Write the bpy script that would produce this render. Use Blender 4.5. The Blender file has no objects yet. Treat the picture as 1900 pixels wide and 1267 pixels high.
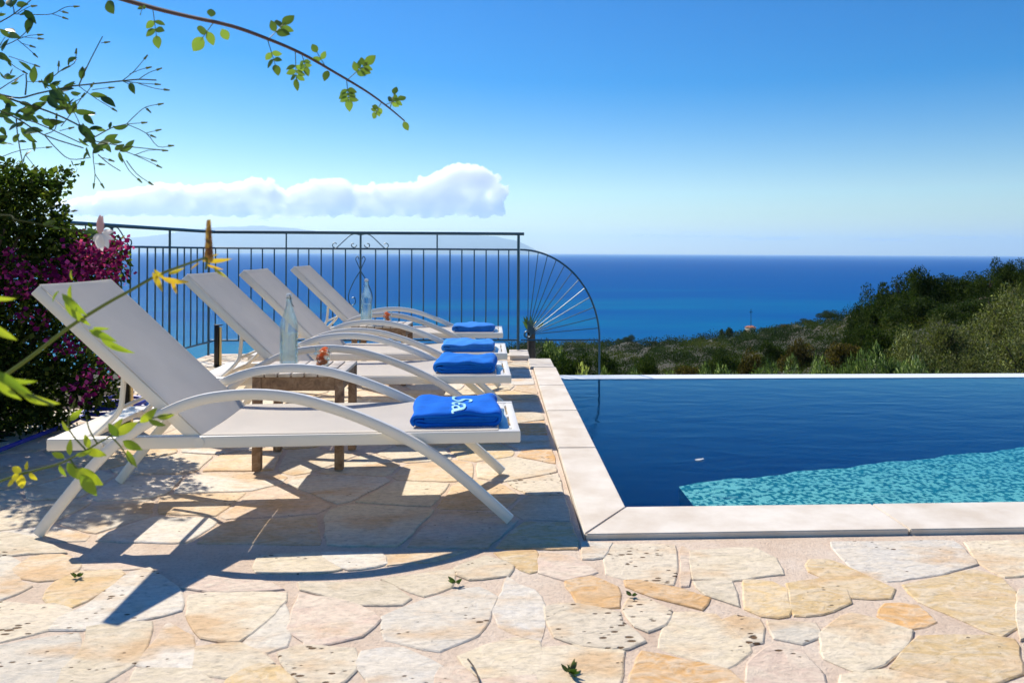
import bpy, bmesh, math, random
import numpy as np
from mathutils import Vector, Matrix

SC = bpy.context.scene
COL = SC.collection
PI = math.pi

# ------------------------------------------------------------------ camera
EYE = 1.1
FPX = 1400.0
CX, CY = 1001.0, 469.5
ROLL = 0.005
YAW = math.radians(3.1)
cam_d = bpy.data.cameras.new('camera')
cam = bpy.data.objects.new('camera', cam_d)
COL.objects.link(cam)
SC.camera = cam
cam_d.sensor_width = 36.0
cam_d.lens = FPX / 1900 * 36.0
cam_d.shift_x = (950 - CX) / 1900
cam_d.shift_y = (CY - 633.5) / 1900
cam_d.clip_start = 0.05
cam_d.clip_end = 90000
cam.matrix_world = (Matrix.Translation((0, 0, EYE)) @ Matrix.Rotation(-YAW, 4, 'Z')
                    @ Matrix.Rotation(PI / 2, 4, 'X') @ Matrix.Rotation(ROLL, 4, 'Z'))
cam_d.dof.use_dof = True
cam_d.dof.focus_distance = 4.2
cam_d.dof.aperture_fstop = 5.6

# ------------------------------------------------------------------ world, sun
SUN = Vector((-0.70, 0.80, 1.0)).normalized()       # towards the sun
ELEV = math.asin(SUN.z)
AZ = math.atan2(SUN.x, SUN.y)                       # clockwise from +Y
W = bpy.data.worlds.new('World')
SC.world = W
W.use_nodes = True
nt = W.node_tree
nt.nodes.clear()
sky = nt.nodes.new('ShaderNodeTexSky')
sky.sky_type = 'NISHITA'
sky.sun_disc = False
sky.sun_elevation = ELEV
sky.sun_rotation = AZ
sky.altitude = 60
sky.air_density = 1.1
sky.dust_density = 0.12
sky.ozone_density = 1.6
hs = nt.nodes.new('ShaderNodeHueSaturation')
hs.inputs['Saturation'].default_value = 1.85
hs.inputs['Value'].default_value = 1.0
hs.inputs['Hue'].default_value = 0.514
bg = nt.nodes.new('ShaderNodeBackground')
bg.inputs['Strength'].default_value = 0.088
wo = nt.nodes.new('ShaderNodeOutputWorld')
nt.links.new(sky.outputs[0], hs.inputs['Color'])
nt.links.new(hs.outputs[0], bg.inputs['Color'])
nt.links.new(bg.outputs[0], wo.inputs['Surface'])
sun_d = bpy.data.lights.new('sun', 'SUN')
sun_d.energy = 5.0
sun_d.angle = math.radians(0.53)
sun_d.color = (1.0, 0.92, 0.80)
sun_o = bpy.data.objects.new('sun', sun_d)
COL.objects.link(sun_o)
sun_o.rotation_euler = SUN.to_track_quat('Z', 'Y').to_euler()

SC.view_settings.view_transform = 'Standard'
SC.view_settings.look = 'None'
SC.view_settings.exposure = 0.48
SC.view_settings.gamma = 1.0
SC.view_settings.use_curve_mapping = False
SC.render.engine = 'CYCLES'
c = SC.cycles
c.max_bounces = 40
c.diffuse_bounces = 4
c.glossy_bounces = 4
c.transmission_bounces = 8
c.transparent_max_bounces = 24
c.volume_bounces = 36
c.use_denoising = True
c.sample_clamp_indirect = 6.0
c.blur_glossy = 0.5
c.caustics_reflective = False
c.caustics_refractive = False

# ------------------------------------------------------------------ placing helpers
def ray(px, py):
    a, b = (px - CX) / FPX, (py - CY) / FPX
    cr, sr = math.cos(ROLL), math.sin(ROLL)
    return a * cr + b * sr, -(-a * sr + b * cr)

def D(px, py, Z):
    """the point seen at a photo pixel at depth Z metres"""
    u, v = ray(px, py)
    X = u * Z
    return Vector((X * math.cos(YAW) + Z * math.sin(YAW), Z * math.cos(YAW) - X * math.sin(YAW), EYE + v * Z))

def P(px, py, z=0.0):
    u, v = ray(px, py)
    return D(px, py, (z - EYE) / v)

# ------------------------------------------------------------------ materials
MATS = {}
def mat(name):
    m = bpy.data.materials.new(name)
    m.use_nodes = True
    m.node_tree.nodes.clear()
    MATS[name] = m
    return m, m.node_tree.nodes, m.node_tree.links

def N(ns, t, **kw):
    n = ns.new(t)
    for k, v in kw.items():
        if hasattr(n, k) and k not in n.inputs:
            setattr(n, k, v)
        else:
            n.inputs[k].default_value = v
    return n

def ramp(ns, stops):
    r = ns.new('ShaderNodeValToRGB')
    e = r.color_ramp.elements
    while len(e) > 1:
        e.remove(e[0])
    e[0].position = stops[0][0]
    e[0].color = stops[0][1]
    for p, col in stops[1:]:
        x = e.new(p)
        x.color = col
    return r

def g(v, a=1):
    return (v, v, v, a)

def simple(name, color, rough=0.5, metal=0.0, spec=0.5, bump=0.0, bscale=40, var=0.0, vscale=8, color2=None, coat=0.0):
    m, ns, ls = mat(name)
    out = N(ns, 'ShaderNodeOutputMaterial')
    b = N(ns, 'ShaderNodeBsdfPrincipled', Roughness=rough, Metallic=metal)
    b.inputs['Specular IOR Level'].default_value = spec
    b.inputs['Coat Weight'].default_value = coat
    b.inputs['Base Color'].default_value = (*color, 1)
    tc = N(ns, 'ShaderNodeTexCoord')
    if var > 0 or color2:
        nz = N(ns, 'ShaderNodeTexNoise', Scale=vscale, Detail=6.0, Roughness=0.6)
        ls.new(tc.outputs['Object'], nz.inputs['Vector'])
        c2 = color2 or tuple(x * (1 - var) for x in color)
        r = ramp(ns, [(0.35, (*c2, 1)), (0.62, (*color, 1))])
        ls.new(nz.outputs['Fac'], r.inputs[0])
        ls.new(r.outputs[0], b.inputs['Base Color'])
    if bump > 0:
        nb = N(ns, 'ShaderNodeTexNoise', Scale=bscale, Detail=5.0)
        ls.new(tc.outputs['Object'], nb.inputs['Vector'])
        bp = N(ns, 'ShaderNodeBump', Strength=bump, Distance=0.004)
        ls.new(nb.outputs['Fac'], bp.inputs['Height'])
        ls.new(bp.outputs[0], b.inputs['Normal'])
    ls.new(b.outputs[0], out.inputs[0])
    return m

# flagstone: the object's own colour, veins, stains and pits
def stone_mat():
    m, ns, ls = mat('flagstone')
    out = N(ns, 'ShaderNodeOutputMaterial')
    b = N(ns, 'ShaderNodeBsdfPrincipled', Roughness=0.8)
    b.inputs['Specular IOR Level'].default_value = 0.25
    oi = N(ns, 'ShaderNodeObjectInfo')
    tc = N(ns, 'ShaderNodeTexCoord')
    geo = N(ns, 'ShaderNodeNewGeometry')
    mp = N(ns, 'ShaderNodeMapping')
    mp.inputs['Scale'].default_value = (1, 1.8, 1)
    mp.inputs['Rotation'].default_value = (0, 0, 0.25)
    ls.new(geo.outputs['Position'], mp.inputs['Vector'])
    n1 = N(ns, 'ShaderNodeTexNoise', Scale=8.5, Detail=9.0, Roughness=0.7, Distortion=0.9)
    n2 = N(ns, 'ShaderNodeTexNoise', Scale=30.0, Detail=9.0, Roughness=0.78)
    n3 = N(ns, 'ShaderNodeTexNoise', Scale=2.3, Detail=4.0, Roughness=0.6)
    for n in (n1, n2, n3):
        ls.new(mp.outputs[0], n.inputs['Vector'])
    # broad tint: cream patches over the stone's own colour
    r1 = ramp(ns, [(0.42, g(0.0)), (0.56, g(1.0))])
    ls.new(n1.outputs['Fac'], r1.inputs[0])
    mx = N(ns, 'ShaderNodeMix', data_type='RGBA')
    mx.inputs['A'].default_value = (0.76, 0.66, 0.51, 1)
    f1 = N(ns, 'ShaderNodeMath', operation='MULTIPLY')
    f1.inputs[1].default_value = 0.55
    ls.new(r1.outputs[0], f1.inputs[0])
    sb = N(ns, 'ShaderNodeMath', operation='SUBTRACT')
    sb.inputs[0].default_value = 1.0
    ls.new(f1.outputs[0], sb.inputs[1])
    ls.new(sb.outputs[0], mx.inputs['Factor'])
    ls.new(oi.outputs['Color'], mx.inputs['B'])
    # warm iron stain
    r3 = ramp(ns, [(0.50, g(0.0)), (0.66, g(0.8))])
    ls.new(n3.outputs['Fac'], r3.inputs[0])
    mx3 = N(ns, 'ShaderNodeMix', data_type='RGBA')
    ls.new(r3.outputs[0], mx3.inputs['Factor'])
    ls.new(mx.outputs['Result'], mx3.inputs['A'])
    mx3.inputs['B'].default_value = (0.66, 0.43, 0.22, 1)
    # fine grain
    r2 = ramp(ns, [(0.30, g(0.52)), (0.43, g(0.84)), (0.56, g(1.0)), (0.75, g(1.08))])
    ls.new(n2.outputs['Fac'], r2.inputs[0])
    mul = N(ns, 'ShaderNodeMix', data_type='RGBA', blend_type='MULTIPLY')
    mul.inputs['Factor'].default_value = 1.0
    ls.new(mx3.outputs['Result'], mul.inputs['A'])
    ls.new(r2.outputs[0], mul.inputs['B'])
    # pits (more of them where the object's alpha says so)
    vo = N(ns, 'ShaderNodeTexVoronoi', Scale=34.0, Randomness=1.0)
    mp2 = N(ns, 'ShaderNodeMapping')
    mp2.inputs['Scale'].default_value = (0.7, 1.5, 1)
    ls.new(geo.outputs['Position'], mp2.inputs['Vector'])
    ls.new(mp2.outputs[0], vo.inputs['Vector'])
    pm = N(ns, 'ShaderNodeTexNoise', Scale=7.0, Detail=3.0)
    ls.new(geo.outputs['Position'], pm.inputs['Vector'])
    # threshold = alpha driven
    th = N(ns, 'ShaderNodeMath', operation='MULTIPLY_ADD')
    ls.new(oi.outputs['Alpha'], th.inputs[0])
    th.inputs[1].default_value = -0.25
    th.inputs[2].default_value = 0.98
    gt = N(ns, 'ShaderNodeMath', operation='GREATER_THAN')
    nsum = N(ns, 'ShaderNodeMath', operation='ADD')
    ls.new(pm.outputs['Fac'], nsum.inputs[0])
    inv = N(ns, 'ShaderNodeMath', operation='MULTIPLY_ADD')
    ls.new(vo.outputs['Distance'], inv.inputs[0])
    inv.inputs[1].default_value = -0.9
    inv.inputs[2].default_value = 0.42
    ls.new(inv.outputs[0], nsum.inputs[1])
    pit = N(ns, 'ShaderNodeMapRange')
    pit.inputs['To Min'].default_value = 0
    pit.inputs['To Max'].default_value = 1
    ls.new(nsum.outputs[0], pit.inputs['Value'])
    ls.new(th.outputs[0], pit.inputs['From Min'])
    ad = N(ns, 'ShaderNodeMath', operation='ADD')
    ad.inputs[1].default_value = 0.06
    ls.new(th.outputs[0], ad.inputs[0])
    ls.new(ad.outputs[0], pit.inputs['From Max'])
    mp3 = N(ns, 'ShaderNodeMix', data_type='RGBA')
    ls.new(pit.outputs[0], mp3.inputs['Factor'])
    ls.new(mul.outputs['Result'], mp3.inputs['A'])
    mp3.inputs['B'].default_value = (0.13, 0.075, 0.035, 1)
    ls.new(mp3.outputs['Result'], b.inputs['Base Color'])
    # relief
    hsum = N(ns, 'ShaderNodeMath', operation='MULTIPLY_ADD')
    ls.new(n2.outputs['Fac'], hsum.inputs[0])
    hsum.inputs[1].default_value = 0.5
    ls.new(n1.outputs['Fac'], hsum.inputs[2])
    h2 = N(ns, 'ShaderNodeMath', operation='SUBTRACT')
    ls.new(hsum.outputs[0], h2.inputs[0])
    ls.new(pit.outputs[0], h2.inputs[1])
    bp = N(ns, 'ShaderNodeBump', Strength=0.85, Distance=0.010)
    ls.new(h2.outputs[0], bp.inputs['Height'])
    ls.new(bp.outputs[0], b.inputs['Normal'])
    ls.new(b.outputs[0], out.inputs[0])
    return m
M_STONE = stone_mat()

def mortar_mat():
    m, ns, ls = mat('mortar')
    out = N(ns, 'ShaderNodeOutputMaterial')
    b = N(ns, 'ShaderNodeBsdfPrincipled', Roughness=0.9)
    b.inputs['Specular IOR Level'].default_value = 0.15
    geo = N(ns, 'ShaderNodeNewGeometry')
    n1 = N(ns, 'ShaderNodeTexNoise', Scale=3.0, Detail=6.0, Roughness=0.7)
    n2 = N(ns, 'ShaderNodeTexNoise', Scale=70.0, Detail=5.0, Roughness=0.8)
    for n in (n1, n2):
        ls.new(geo.outputs['Position'], n.inputs['Vector'])
    r = ramp(ns, [(0.3, (0.60, 0.45, 0.33, 1)), (0.5, (0.70, 0.56, 0.43, 1)), (0.7, (0.76, 0.65, 0.53, 1))])
    ls.new(n1.outputs['Fac'], r.inputs[0])
    r2 = ramp(ns, [(0.3, g(0.68)), (0.5, g(1.0))])
    ls.new(n2.outputs['Fac'], r2.inputs[0])
    mul = N(ns, 'ShaderNodeMix', data_type='RGBA', blend_type='MULTIPLY')
    mul.inputs['Factor'].default_value = 1.0
    ls.new(r.outputs[0], mul.inputs['A'])
    ls.new(r2.outputs[0], mul.inputs['B'])
    ls.new(mul.outputs['Result'], b.inputs['Base Color'])
    bp = N(ns, 'ShaderNodeBump', Strength=0.9, Distance=0.008)
    ls.new(n2.outputs['Fac'], bp.inputs['Height'])
    ls.new(bp.outputs[0], b.inputs['Normal'])
    ls.new(b.outputs[0], out.inputs[0])
    return m
M_MORTAR = mortar_mat()
M_COPING = simple('coping_stone', (0.72, 0.66, 0.57), 0.65, spec=0.3, bump=0.35, bscale=30, color2=(0.58, 0.50, 0.40), vscale=3.5)
M_WEIR = simple('weir_stone', (0.78, 0.80, 0.80), 0.35, bump=0.2, bscale=30)
M_FRAME = simple('white_powder_coat', (0.84, 0.79, 0.69), 0.32, spec=0.5, bump=0.05, bscale=150, coat=0.2)
M_IRON = simple('blue_black_iron', (0.02, 0.075, 0.12), 0.35, metal=0.2, spec=0.6)
M_BLACK = simple('black_metal', (0.01, 0.01, 0.012), 0.4)
M_BRASS = simple('brass', (0.65, 0.50, 0.26), 0.3, metal=0.8)
M_HOSE = simple('hose_rubber', (0.02, 0.04, 0.42), 0.4)
M_SOIL = simple('soil', (0.085, 0.06, 0.045), 0.95, bump=1.0, bscale=30, color2=(0.04, 0.03, 0.022), vscale=9)
M_DARKSLOT = simple('dark_window', (0.02, 0.02, 0.02), 0.9)  # flat near-black colour for the house windows
M_CORK = simple('porcelain_stopper', (0.8, 0.8, 0.78), 0.3)
M_THREAD = simple('embroidery_thread', (0.35, 0.72, 0.85), 0.6, bump=0.5, bscale=300)
M_WALL = simple('house_wall', (0.62, 0.52, 0.38), 0.9)
M_ROOF = simple('roof_tile', (0.42, 0.15, 0.07), 0.9)
M_BARK = simple('bark', (0.10, 0.075, 0.055), 0.9, bump=0.8, bscale=25, var=0.5)
M_TWIG = simple('green_bark', (0.055, 0.07, 0.025), 0.85, spec=0.1)
M_GREENSTEM = simple('green_stem', (0.13, 0.17, 0.04), 0.8, spec=0.1)

def sling_mat():
    m, ns, ls = mat('sling_fabric')
    out = N(ns, 'ShaderNodeOutputMaterial')
    tc = N(ns, 'ShaderNodeTexCoord')
    wv = N(ns, 'ShaderNodeTexChecker', Scale=420.0)
    wv.inputs['Color1'].default_value = (0.85, 0.81, 0.75, 1)
    wv.inputs['Color2'].default_value = (0.77, 0.73, 0.67, 1)
    ls.new(tc.outputs['Object'], wv.inputs['Vector'])
    nz = N(ns, 'ShaderNodeTexNoise', Scale=5.0, Detail=5.0)
    ls.new(tc.outputs['Object'], nz.inputs['Vector'])
    r = ramp(ns, [(0.3, g(0.93)), (0.7, g(1.0))])
    ls.new(nz.outputs['Fac'], r.inputs[0])
    mul = N(ns, 'ShaderNodeMix', data_type='RGBA', blend_type='MULTIPLY')
    mul.inputs['Factor'].default_value = 1.0
    ls.new(wv.outputs['Color'], mul.inputs['A'])
    ls.new(r.outputs[0], mul.inputs['B'])
    b = N(ns, 'ShaderNodeBsdfPrincipled', Roughness=0.75)
    b.inputs['Specular IOR Level'].default_value = 0.2
    ls.new(mul.outputs['Result'], b.inputs['Base Color'])
    t = N(ns, 'ShaderNodeBsdfTranslucent')
    ls.new(mul.outputs['Result'], t.inputs['Color'])
    mix = N(ns, 'ShaderNodeMixShader')
    mix.inputs[0].default_value = 0.48
    ls.new(b.outputs[0], mix.inputs[1])
    ls.new(t.outputs[0], mix.inputs[2])
    bp = N(ns, 'ShaderNodeBump', Strength=0.15, Distance=0.001)
    ls.new(wv.outputs['Fac'], bp.inputs['Height'])
    ls.new(bp.outputs[0], b.inputs['Normal'])
    ls.new(mix.outputs[0], out.inputs[0])
    return m
M_SLING = sling_mat()

def towel_mat():
    m, ns, ls = mat('blue_terry')
    out = N(ns, 'ShaderNodeOutputMaterial')
    b = N(ns, 'ShaderNodeBsdfPrincipled', Roughness=0.95)
    b.inputs['Specular IOR Level'].default_value = 0.1
    b.inputs['Sheen Weight'].default_value = 0.05
    b.inputs['Sheen Tint'].default_value = (0.5, 0.75, 1, 1)
    tc = N(ns, 'ShaderNodeTexCoord')
    nz = N(ns, 'ShaderNodeTexNoise', Scale=14.0, Detail=6.0, Roughness=0.7)
    mpp = N(ns, 'ShaderNodeMapping')
    mpp.inputs['Scale'].default_value = (0.7, 3.0, 1)
    ls.new(tc.outputs['Object'], mpp.inputs['Vector'])
    ls.new(mpp.outputs[0], nz.inputs['Vector'])
    oi = N(ns, 'ShaderNodeObjectInfo')
    r = ramp(ns, [(0.3, g(0.78)), (0.7, g(1.1))])
    ls.new(nz.outputs['Fac'], r.inputs[0])
    mul = N(ns, 'ShaderNodeMix', data_type='RGBA', blend_type='MULTIPLY')
    mul.inputs['Factor'].default_value = 1.0
    ls.new(oi.outputs['Color'], mul.inputs['A'])
    ls.new(r.outputs[0], mul.inputs['B'])
    ls.new(mul.outputs['Result'], b.inputs['Base Color'])
    n2 = N(ns, 'ShaderNodeTexNoise', Scale=260.0, Detail=3.0)
    ls.new(tc.outputs['Object'], n2.inputs['Vector'])
    bp = N(ns, 'ShaderNodeBump', Strength=0.7, Distance=0.003)
    ls.new(n2.outputs['Fac'], bp.inputs['Height'])
    ls.new(bp.outputs[0], b.inputs['Normal'])
    ls.new(b.outputs[0], out.inputs[0])
    return m
M_TOWEL = towel_mat()

def wood_mat():
    m, ns, ls = mat('weathered_teak')
    out = N(ns, 'ShaderNodeOutputMaterial')
    b = N(ns, 'ShaderNodeBsdfPrincipled', Roughness=0.7)
    b.inputs['Specular IOR Level'].default_value = 0.3
    tc = N(ns, 'ShaderNodeTexCoord')
    mpp = N(ns, 'ShaderNodeMapping')
    mpp.inputs['Scale'].default_value = (2.0, 2.0, 2.0)
    ls.new(tc.outputs['Object'], mpp.inputs['Vector'])
    nz = N(ns, 'ShaderNodeTexNoise', Scale=9.0, Detail=9.0, Roughness=0.7, Distortion=1.2)
    ls.new(mpp.outputs[0], nz.inputs['Vector'])
    r = ramp(ns, [(0.3, (0.10, 0.06, 0.04, 1)), (0.5, (0.24, 0.15, 0.09, 1)), (0.72, (0.36, 0.27, 0.19, 1))])
    ls.new(nz.outputs['Fac'], r.inputs[0])
    ls.new(r.outputs[0], b.inputs['Base Color'])
    bp = N(ns, 'ShaderNodeBump', Strength=0.4, Distance=0.002)
    ls.new(nz.outputs['Fac'], bp.inputs['Height'])
    ls.new(bp.outputs[0], b.inputs['Normal'])
    ls.new(b.outputs[0], out.inputs[0])
    return m
M_WOOD = wood_mat()
M_WOODTOP = simple('sun_bleached_teak', (0.50, 0.46, 0.41), 0.6, bump=0.4, bscale=30, color2=(0.32, 0.27, 0.22), vscale=12)

def glass_mat():
    m, ns, ls = mat('clear_glass')
    out = N(ns, 'ShaderNodeOutputMaterial')
    tr = N(ns, 'ShaderNodeBsdfTransparent')
    tr.inputs['Color'].default_value = (0.95, 0.98, 0.97, 1)
    gl = N(ns, 'ShaderNodeBsdfGlass', Roughness=0.02, IOR=1.45)
    gl.inputs['Color'].default_value = (0.93, 0.98, 0.98, 1)
    mix = N(ns, 'ShaderNodeMixShader')
    mix.inputs[0].default_value = 0.24
    ls.new(tr.outputs[0], mix.inputs[1])
    ls.new(gl.outputs[0], mix.inputs[2])
    ls.new(mix.outputs[0], out.inputs[0])
    return m
M_GLASS = glass_mat()
M_PEACH = simple('peach_slices', (1.0, 0.52, 0.20), 0.35, color2=(0.95, 0.40, 0.15), vscale=60, bump=0.6, bscale=60)

def leaf_mat(name, stops, trans=0.45, rough=0.45, spec=0.4):
    """leaves: per-leaf random value picks the colour; light also passes through the blade"""
    m, ns, ls = mat(name)
    out = N(ns, 'ShaderNodeOutputMaterial')
    at = N(ns, 'ShaderNodeAttribute')
    at.attribute_name = 'rnd'
    r = ramp(ns, [(p, (*col, 1)) for p, col in stops])
    ls.new(at.outputs['Fac'], r.inputs[0])
    b = N(ns, 'ShaderNodeBsdfPrincipled', Roughness=0.75)
    b.inputs['Specular IOR Level'].default_value = spec * 0.2
    ls.new(r.outputs[0], b.inputs['Base Color'])
    t = N(ns, 'ShaderNodeBsdfTranslucent')
    br = N(ns, 'ShaderNodeMix', data_type='RGBA', blend_type='MULTIPLY')
    br.inputs['Factor'].default_value = 1.0
    br.inputs['B'].default_value = (1.7, 1.9, 0.7, 1)
    ls.new(r.outputs[0], br.inputs['A'])
    ls.new(br.outputs['Result'], t.inputs['Color'])
    mix = N(ns, 'ShaderNodeMixShader')
    mix.inputs[0].default_value = trans
    ls.new(b.outputs[0], mix.inputs[1])
    ls.new(t.outputs[0], mix.inputs[2])
    ls.new(mix.outputs[0], out.inputs[0])
    return m
L_DARK = leaf_mat('dark_evergreen_leaf', [(0, (0.010, 0.020, 0.006)), (0.6, (0.028, 0.050, 0.010)), (1, (0.075, 0.09, 0.02))], 0.25)
L_OLIVE = leaf_mat('olive_leaf', [(0, (0.022, 0.028, 0.010)), (0.6, (0.105, 0.115, 0.042)), (0.90, (0.22, 0.23, 0.11)), (1, (0.55, 0.56, 0.36))], 0.3)
L_GREEN = leaf_mat('fresh_shrub_leaf', [(0, (0.02, 0.04, 0.014)), (0.55, (0.075, 0.115, 0.045)), (0.88, (0.18, 0.23, 0.11)), (1, (0.55, 0.58, 0.40))], 0.4)
L_RUST = leaf_mat('rusty_maquis_leaf', [(0, (0.022, 0.02, 0.008)), (0.6, (0.07, 0.055, 0.018)), (1, (0.14, 0.11, 0.035))], 0.3)
L_YELLOW = leaf_mat('pale_yellow_leaf', [(0, (0.12, 0.15, 0.04)), (1, (0.45, 0.46, 0.20))], 0.4)
L_SCRUB = leaf_mat('scrub_leaf', [(0, (0.006, 0.013, 0.003)), (0.3, (0.02, 0.038, 0.006)), (0.55, (0.05, 0.07, 0.012)), (0.78, (0.09, 0.085, 0.018)), (0.92, (0.12, 0.075, 0.025)), (1, (0.17, 0.16, 0.05))], 0.25)
L_BOUG = leaf_mat('bougainvillea_leaf', [(0, (0.010, 0.02, 0.006)), (0.6, (0.032, 0.058, 0.012)), (1, (0.13, 0.16, 0.035))], 0.4)
L_BRACT = leaf_mat('magenta_bract', [(0, (0.06, 0.003, 0.05)), (0.6, (0.17, 0.008, 0.12)), (1, (0.60, 0.08, 0.38))], 0.35)

def blade_mat(name, col, trans=0.5, col2=None, glow=(1.8, 1.9, 0.8, 1)):
    m, ns, ls = mat(name)
    out = N(ns, 'ShaderNodeOutputMaterial')
    oi = N(ns, 'ShaderNodeObjectInfo')
    c2 = col2 or tuple(x * 0.5 for x in col)
    r = ramp(ns, [(0, (*c2, 1)), (1, (*col, 1))])
    ls.new(oi.outputs['Random'], r.inputs[0])
    b = N(ns, 'ShaderNodeBsdfPrincipled', Roughness=0.4)
    ls.new(r.outputs[0], b.inputs['Base Color'])
    t = N(ns, 'ShaderNodeBsdfTranslucent')
    br = N(ns, 'ShaderNodeMix', data_type='RGBA', blend_type='MULTIPLY')
    br.inputs['Factor'].default_value = 1.0
    br.inputs['B'].default_value = glow
    ls.new(r.outputs[0], br.inputs['A'])
    ls.new(br.outputs['Result'], t.inputs['Color'])
    mix = N(ns, 'ShaderNodeMixShader')
    mix.inputs[0].default_value = trans
    ls.new(b.outputs[0], mix.inputs[1])
    ls.new(t.outputs[0], mix.inputs[2])
    ls.new(mix.outputs[0], out.inputs[0])
    return m
B_ROSE = blade_mat('rose_leaflet', (0.14, 0.22, 0.05), 0.5)
B_JASM = blade_mat('jasmine_leaf', (0.075, 0.13, 0.025), 0.35, (0.02, 0.05, 0.012))
B_LIME = blade_mat('lime_leaf', (0.34, 0.38, 0.035), 0.42, (0.14, 0.22, 0.02))
B_AMBER = blade_mat('amber_leaf', (0.52, 0.30, 0.03), 0.4, (0.32, 0.30, 0.03))
B_PETAL = blade_mat('white_petal', (0.85, 0.83, 0.80), 0.4, (0.8, 0.75, 0.72), (1, .97, .95, 1))
B_PINKBUD = blade_mat('pink_bud', (0.75, 0.45, 0.42), 0.3, (0.7, 0.4, 0.38), (1, .9, .85, 1))
B_SPIKE = blade_mat('flower_spike', (0.40, 0.24, 0.05), 0.3, (0.14, 0.05, 0.03))
M_PEACH = blade_mat('peach_slice', (1.0, 0.50, 0.20), .55, (1.0, 0.38, 0.12), (1, 1, 1, 1))
B_WEED = blade_mat('weed_leaf', (0.06, 0.11, 0.025), 0.3)

# ------------------------------------------------------------------ object helpers
def tag(o, label=None, cat=None, group=None, kind=None):
    if label: o['label'] = label
    if cat: o['category'] = cat
    if group: o['group'] = group
    if kind: o['kind'] = kind
    return o

def link(name, me, m=None, parent=None, smooth=False):
    if m is not None and not me.materials:
        me.materials.append(m)
    if smooth:
        me.polygons.foreach_set('use_smooth', [True] * len(me.polygons))
    o = bpy.data.objects.new(name, me)
    COL.objects.link(o)
    if parent: o.parent = parent
    return o

def empty(name, loc=(0, 0, 0), rz=0.0):
    o = bpy.data.objects.new(name, None)
    o.empty_display_size = 0.1
    COL.objects.link(o)
    o.location = loc
    o.rotation_euler = (0, 0, rz)
    return o

def copy_tree(o, parent=None):
    n = o.copy()
    COL.objects.link(n)
    if parent: n.parent = parent
    for ch in [x for x in bpy.data.objects if x.parent == o]:
        copy_tree(ch, n)
    return n

class MB:
    """collects geometry for one mesh object"""
    def __init__(s):
        s.v = []; s.f = []
    def add(s, vs, fs):
        k = len(s.v)
        s.v += [tuple(x) for x in vs]
        s.f += [tuple(i + k for i in f) for f in fs]
        return s
    def box(s, x0, x1, y0, y1, z0, z1, M=None, bev=0.0):
        if bev > 0:
            bm = bmesh.new()
            bmesh.ops.create_cube(bm, size=1.0, matrix=Matrix.Translation(((x0 + x1) / 2, (y0 + y1) / 2, (z0 + z1) / 2)) @ Matrix.Diagonal((x1 - x0, y1 - y0, z1 - z0, 1)))
            bmesh.ops.bevel(bm, geom=bm.edges[:], offset=bev, segments=2, profile=0.5, affect='EDGES')
            bm.verts.index_update()
            vs = [v.co.copy() for v in bm.verts]
            fs = [tuple(v.index for v in f.verts) for f in bm.faces]
            bm.free()
        else:
            vs = [Vector((x, y, z)) for x in (x0, x1) for y in (y0, y1) for z in (z0, z1)]
            fs = [(0, 1, 3, 2), (4, 6, 7, 5), (0, 4, 5, 1), (2, 3, 7, 6), (0, 2, 6, 4), (1, 5, 7, 3)]
        if M is not None:
            vs = [M @ v for v in vs]
        return s.add(vs, fs)
    def tube(s, pts, r, n=8, rz=None, closed=False, caps=True, up=None):
        """sweep; r a number or list; rz = second half axis for a flattened bar"""
        pts = [Vector(p) for p in pts]
        m = len(pts)
        rr = r if isinstance(r, (list, tuple)) else [r] * m
        rings = []
        ref = Vector(up) if up else None
        prev = None
        for i, p in enumerate(pts):
            if closed:
                t = pts[(i + 1) % m] - pts[i - 1]
            else:
                t = pts[min(i + 1, m - 1)] - pts[max(i - 1, 0)]
            t.normalize()
            if ref is not None:
                a = ref - t * ref.dot(t)
            elif prev is None:
                h = Vector((0, 0, 1)) if abs(t.z) < 0.9 else Vector((1, 0, 0))
                a = h - t * h.dot(t)
            else:
                a = prev - t * prev.dot(t)
            a.normalize()
            prev = a
            b = t.cross(a)
            ring = []
            for k in range(n):
                an = 2 * PI * k / n
                ca, sa = math.cos(an), math.sin(an)
                if rz is not None:                      # rounded-rectangle section
                    e = 0.55
                    ca = math.copysign(abs(ca) ** e, ca); sa = math.copysign(abs(sa) ** e, sa)
                    ring.append(p + a * ca * rr[i] + b * sa * rz)
                else:
                    ring.append(p + a * ca * rr[i] + b * sa * rr[i])
            rings.append(ring)
        vs = [v for ring in rings for v in ring]
        fs = []
        for i in range(m if closed else m - 1):
            j = (i + 1) % m
            for k in range(n):
                l = (k + 1) % n
                fs.append((i * n + k, i * n + l, j * n + l, j * n + k))
        if caps and not closed:
            fs.append(tuple(range(n - 1, -1, -1)))
            fs.append(tuple((m - 1) * n + k for k in range(n)))
        return s.add(vs, fs)
    def lathe(s, prof, n=24, c=(0, 0)):
        vs = []
        for r, z in prof:
            for k in range(n):
                a = 2 * PI * k / n
                vs.append((c[0] + r * math.cos(a), c[1] + r * math.sin(a), z))
        fs = []
        for i in range(len(prof) - 1):
            for k in range(n):
                l = (k + 1) % n
                fs.append((i * n + k, i * n + l, (i + 1) * n + l, (i + 1) * n + k))
        return s.add(vs, fs)
    def mesh(s, name):
        me = bpy.data.meshes.new(name)
        me.from_pydata(s.v, [], s.f)
        me.update()
        return me
    def build(s, name, m, parent=None, smooth=False):
        o = link(name, s.mesh(name), m, parent, smooth)
        if smooth:
            o.data.set_sharp_from_angle(angle=math.radians(40))
        return o

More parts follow.
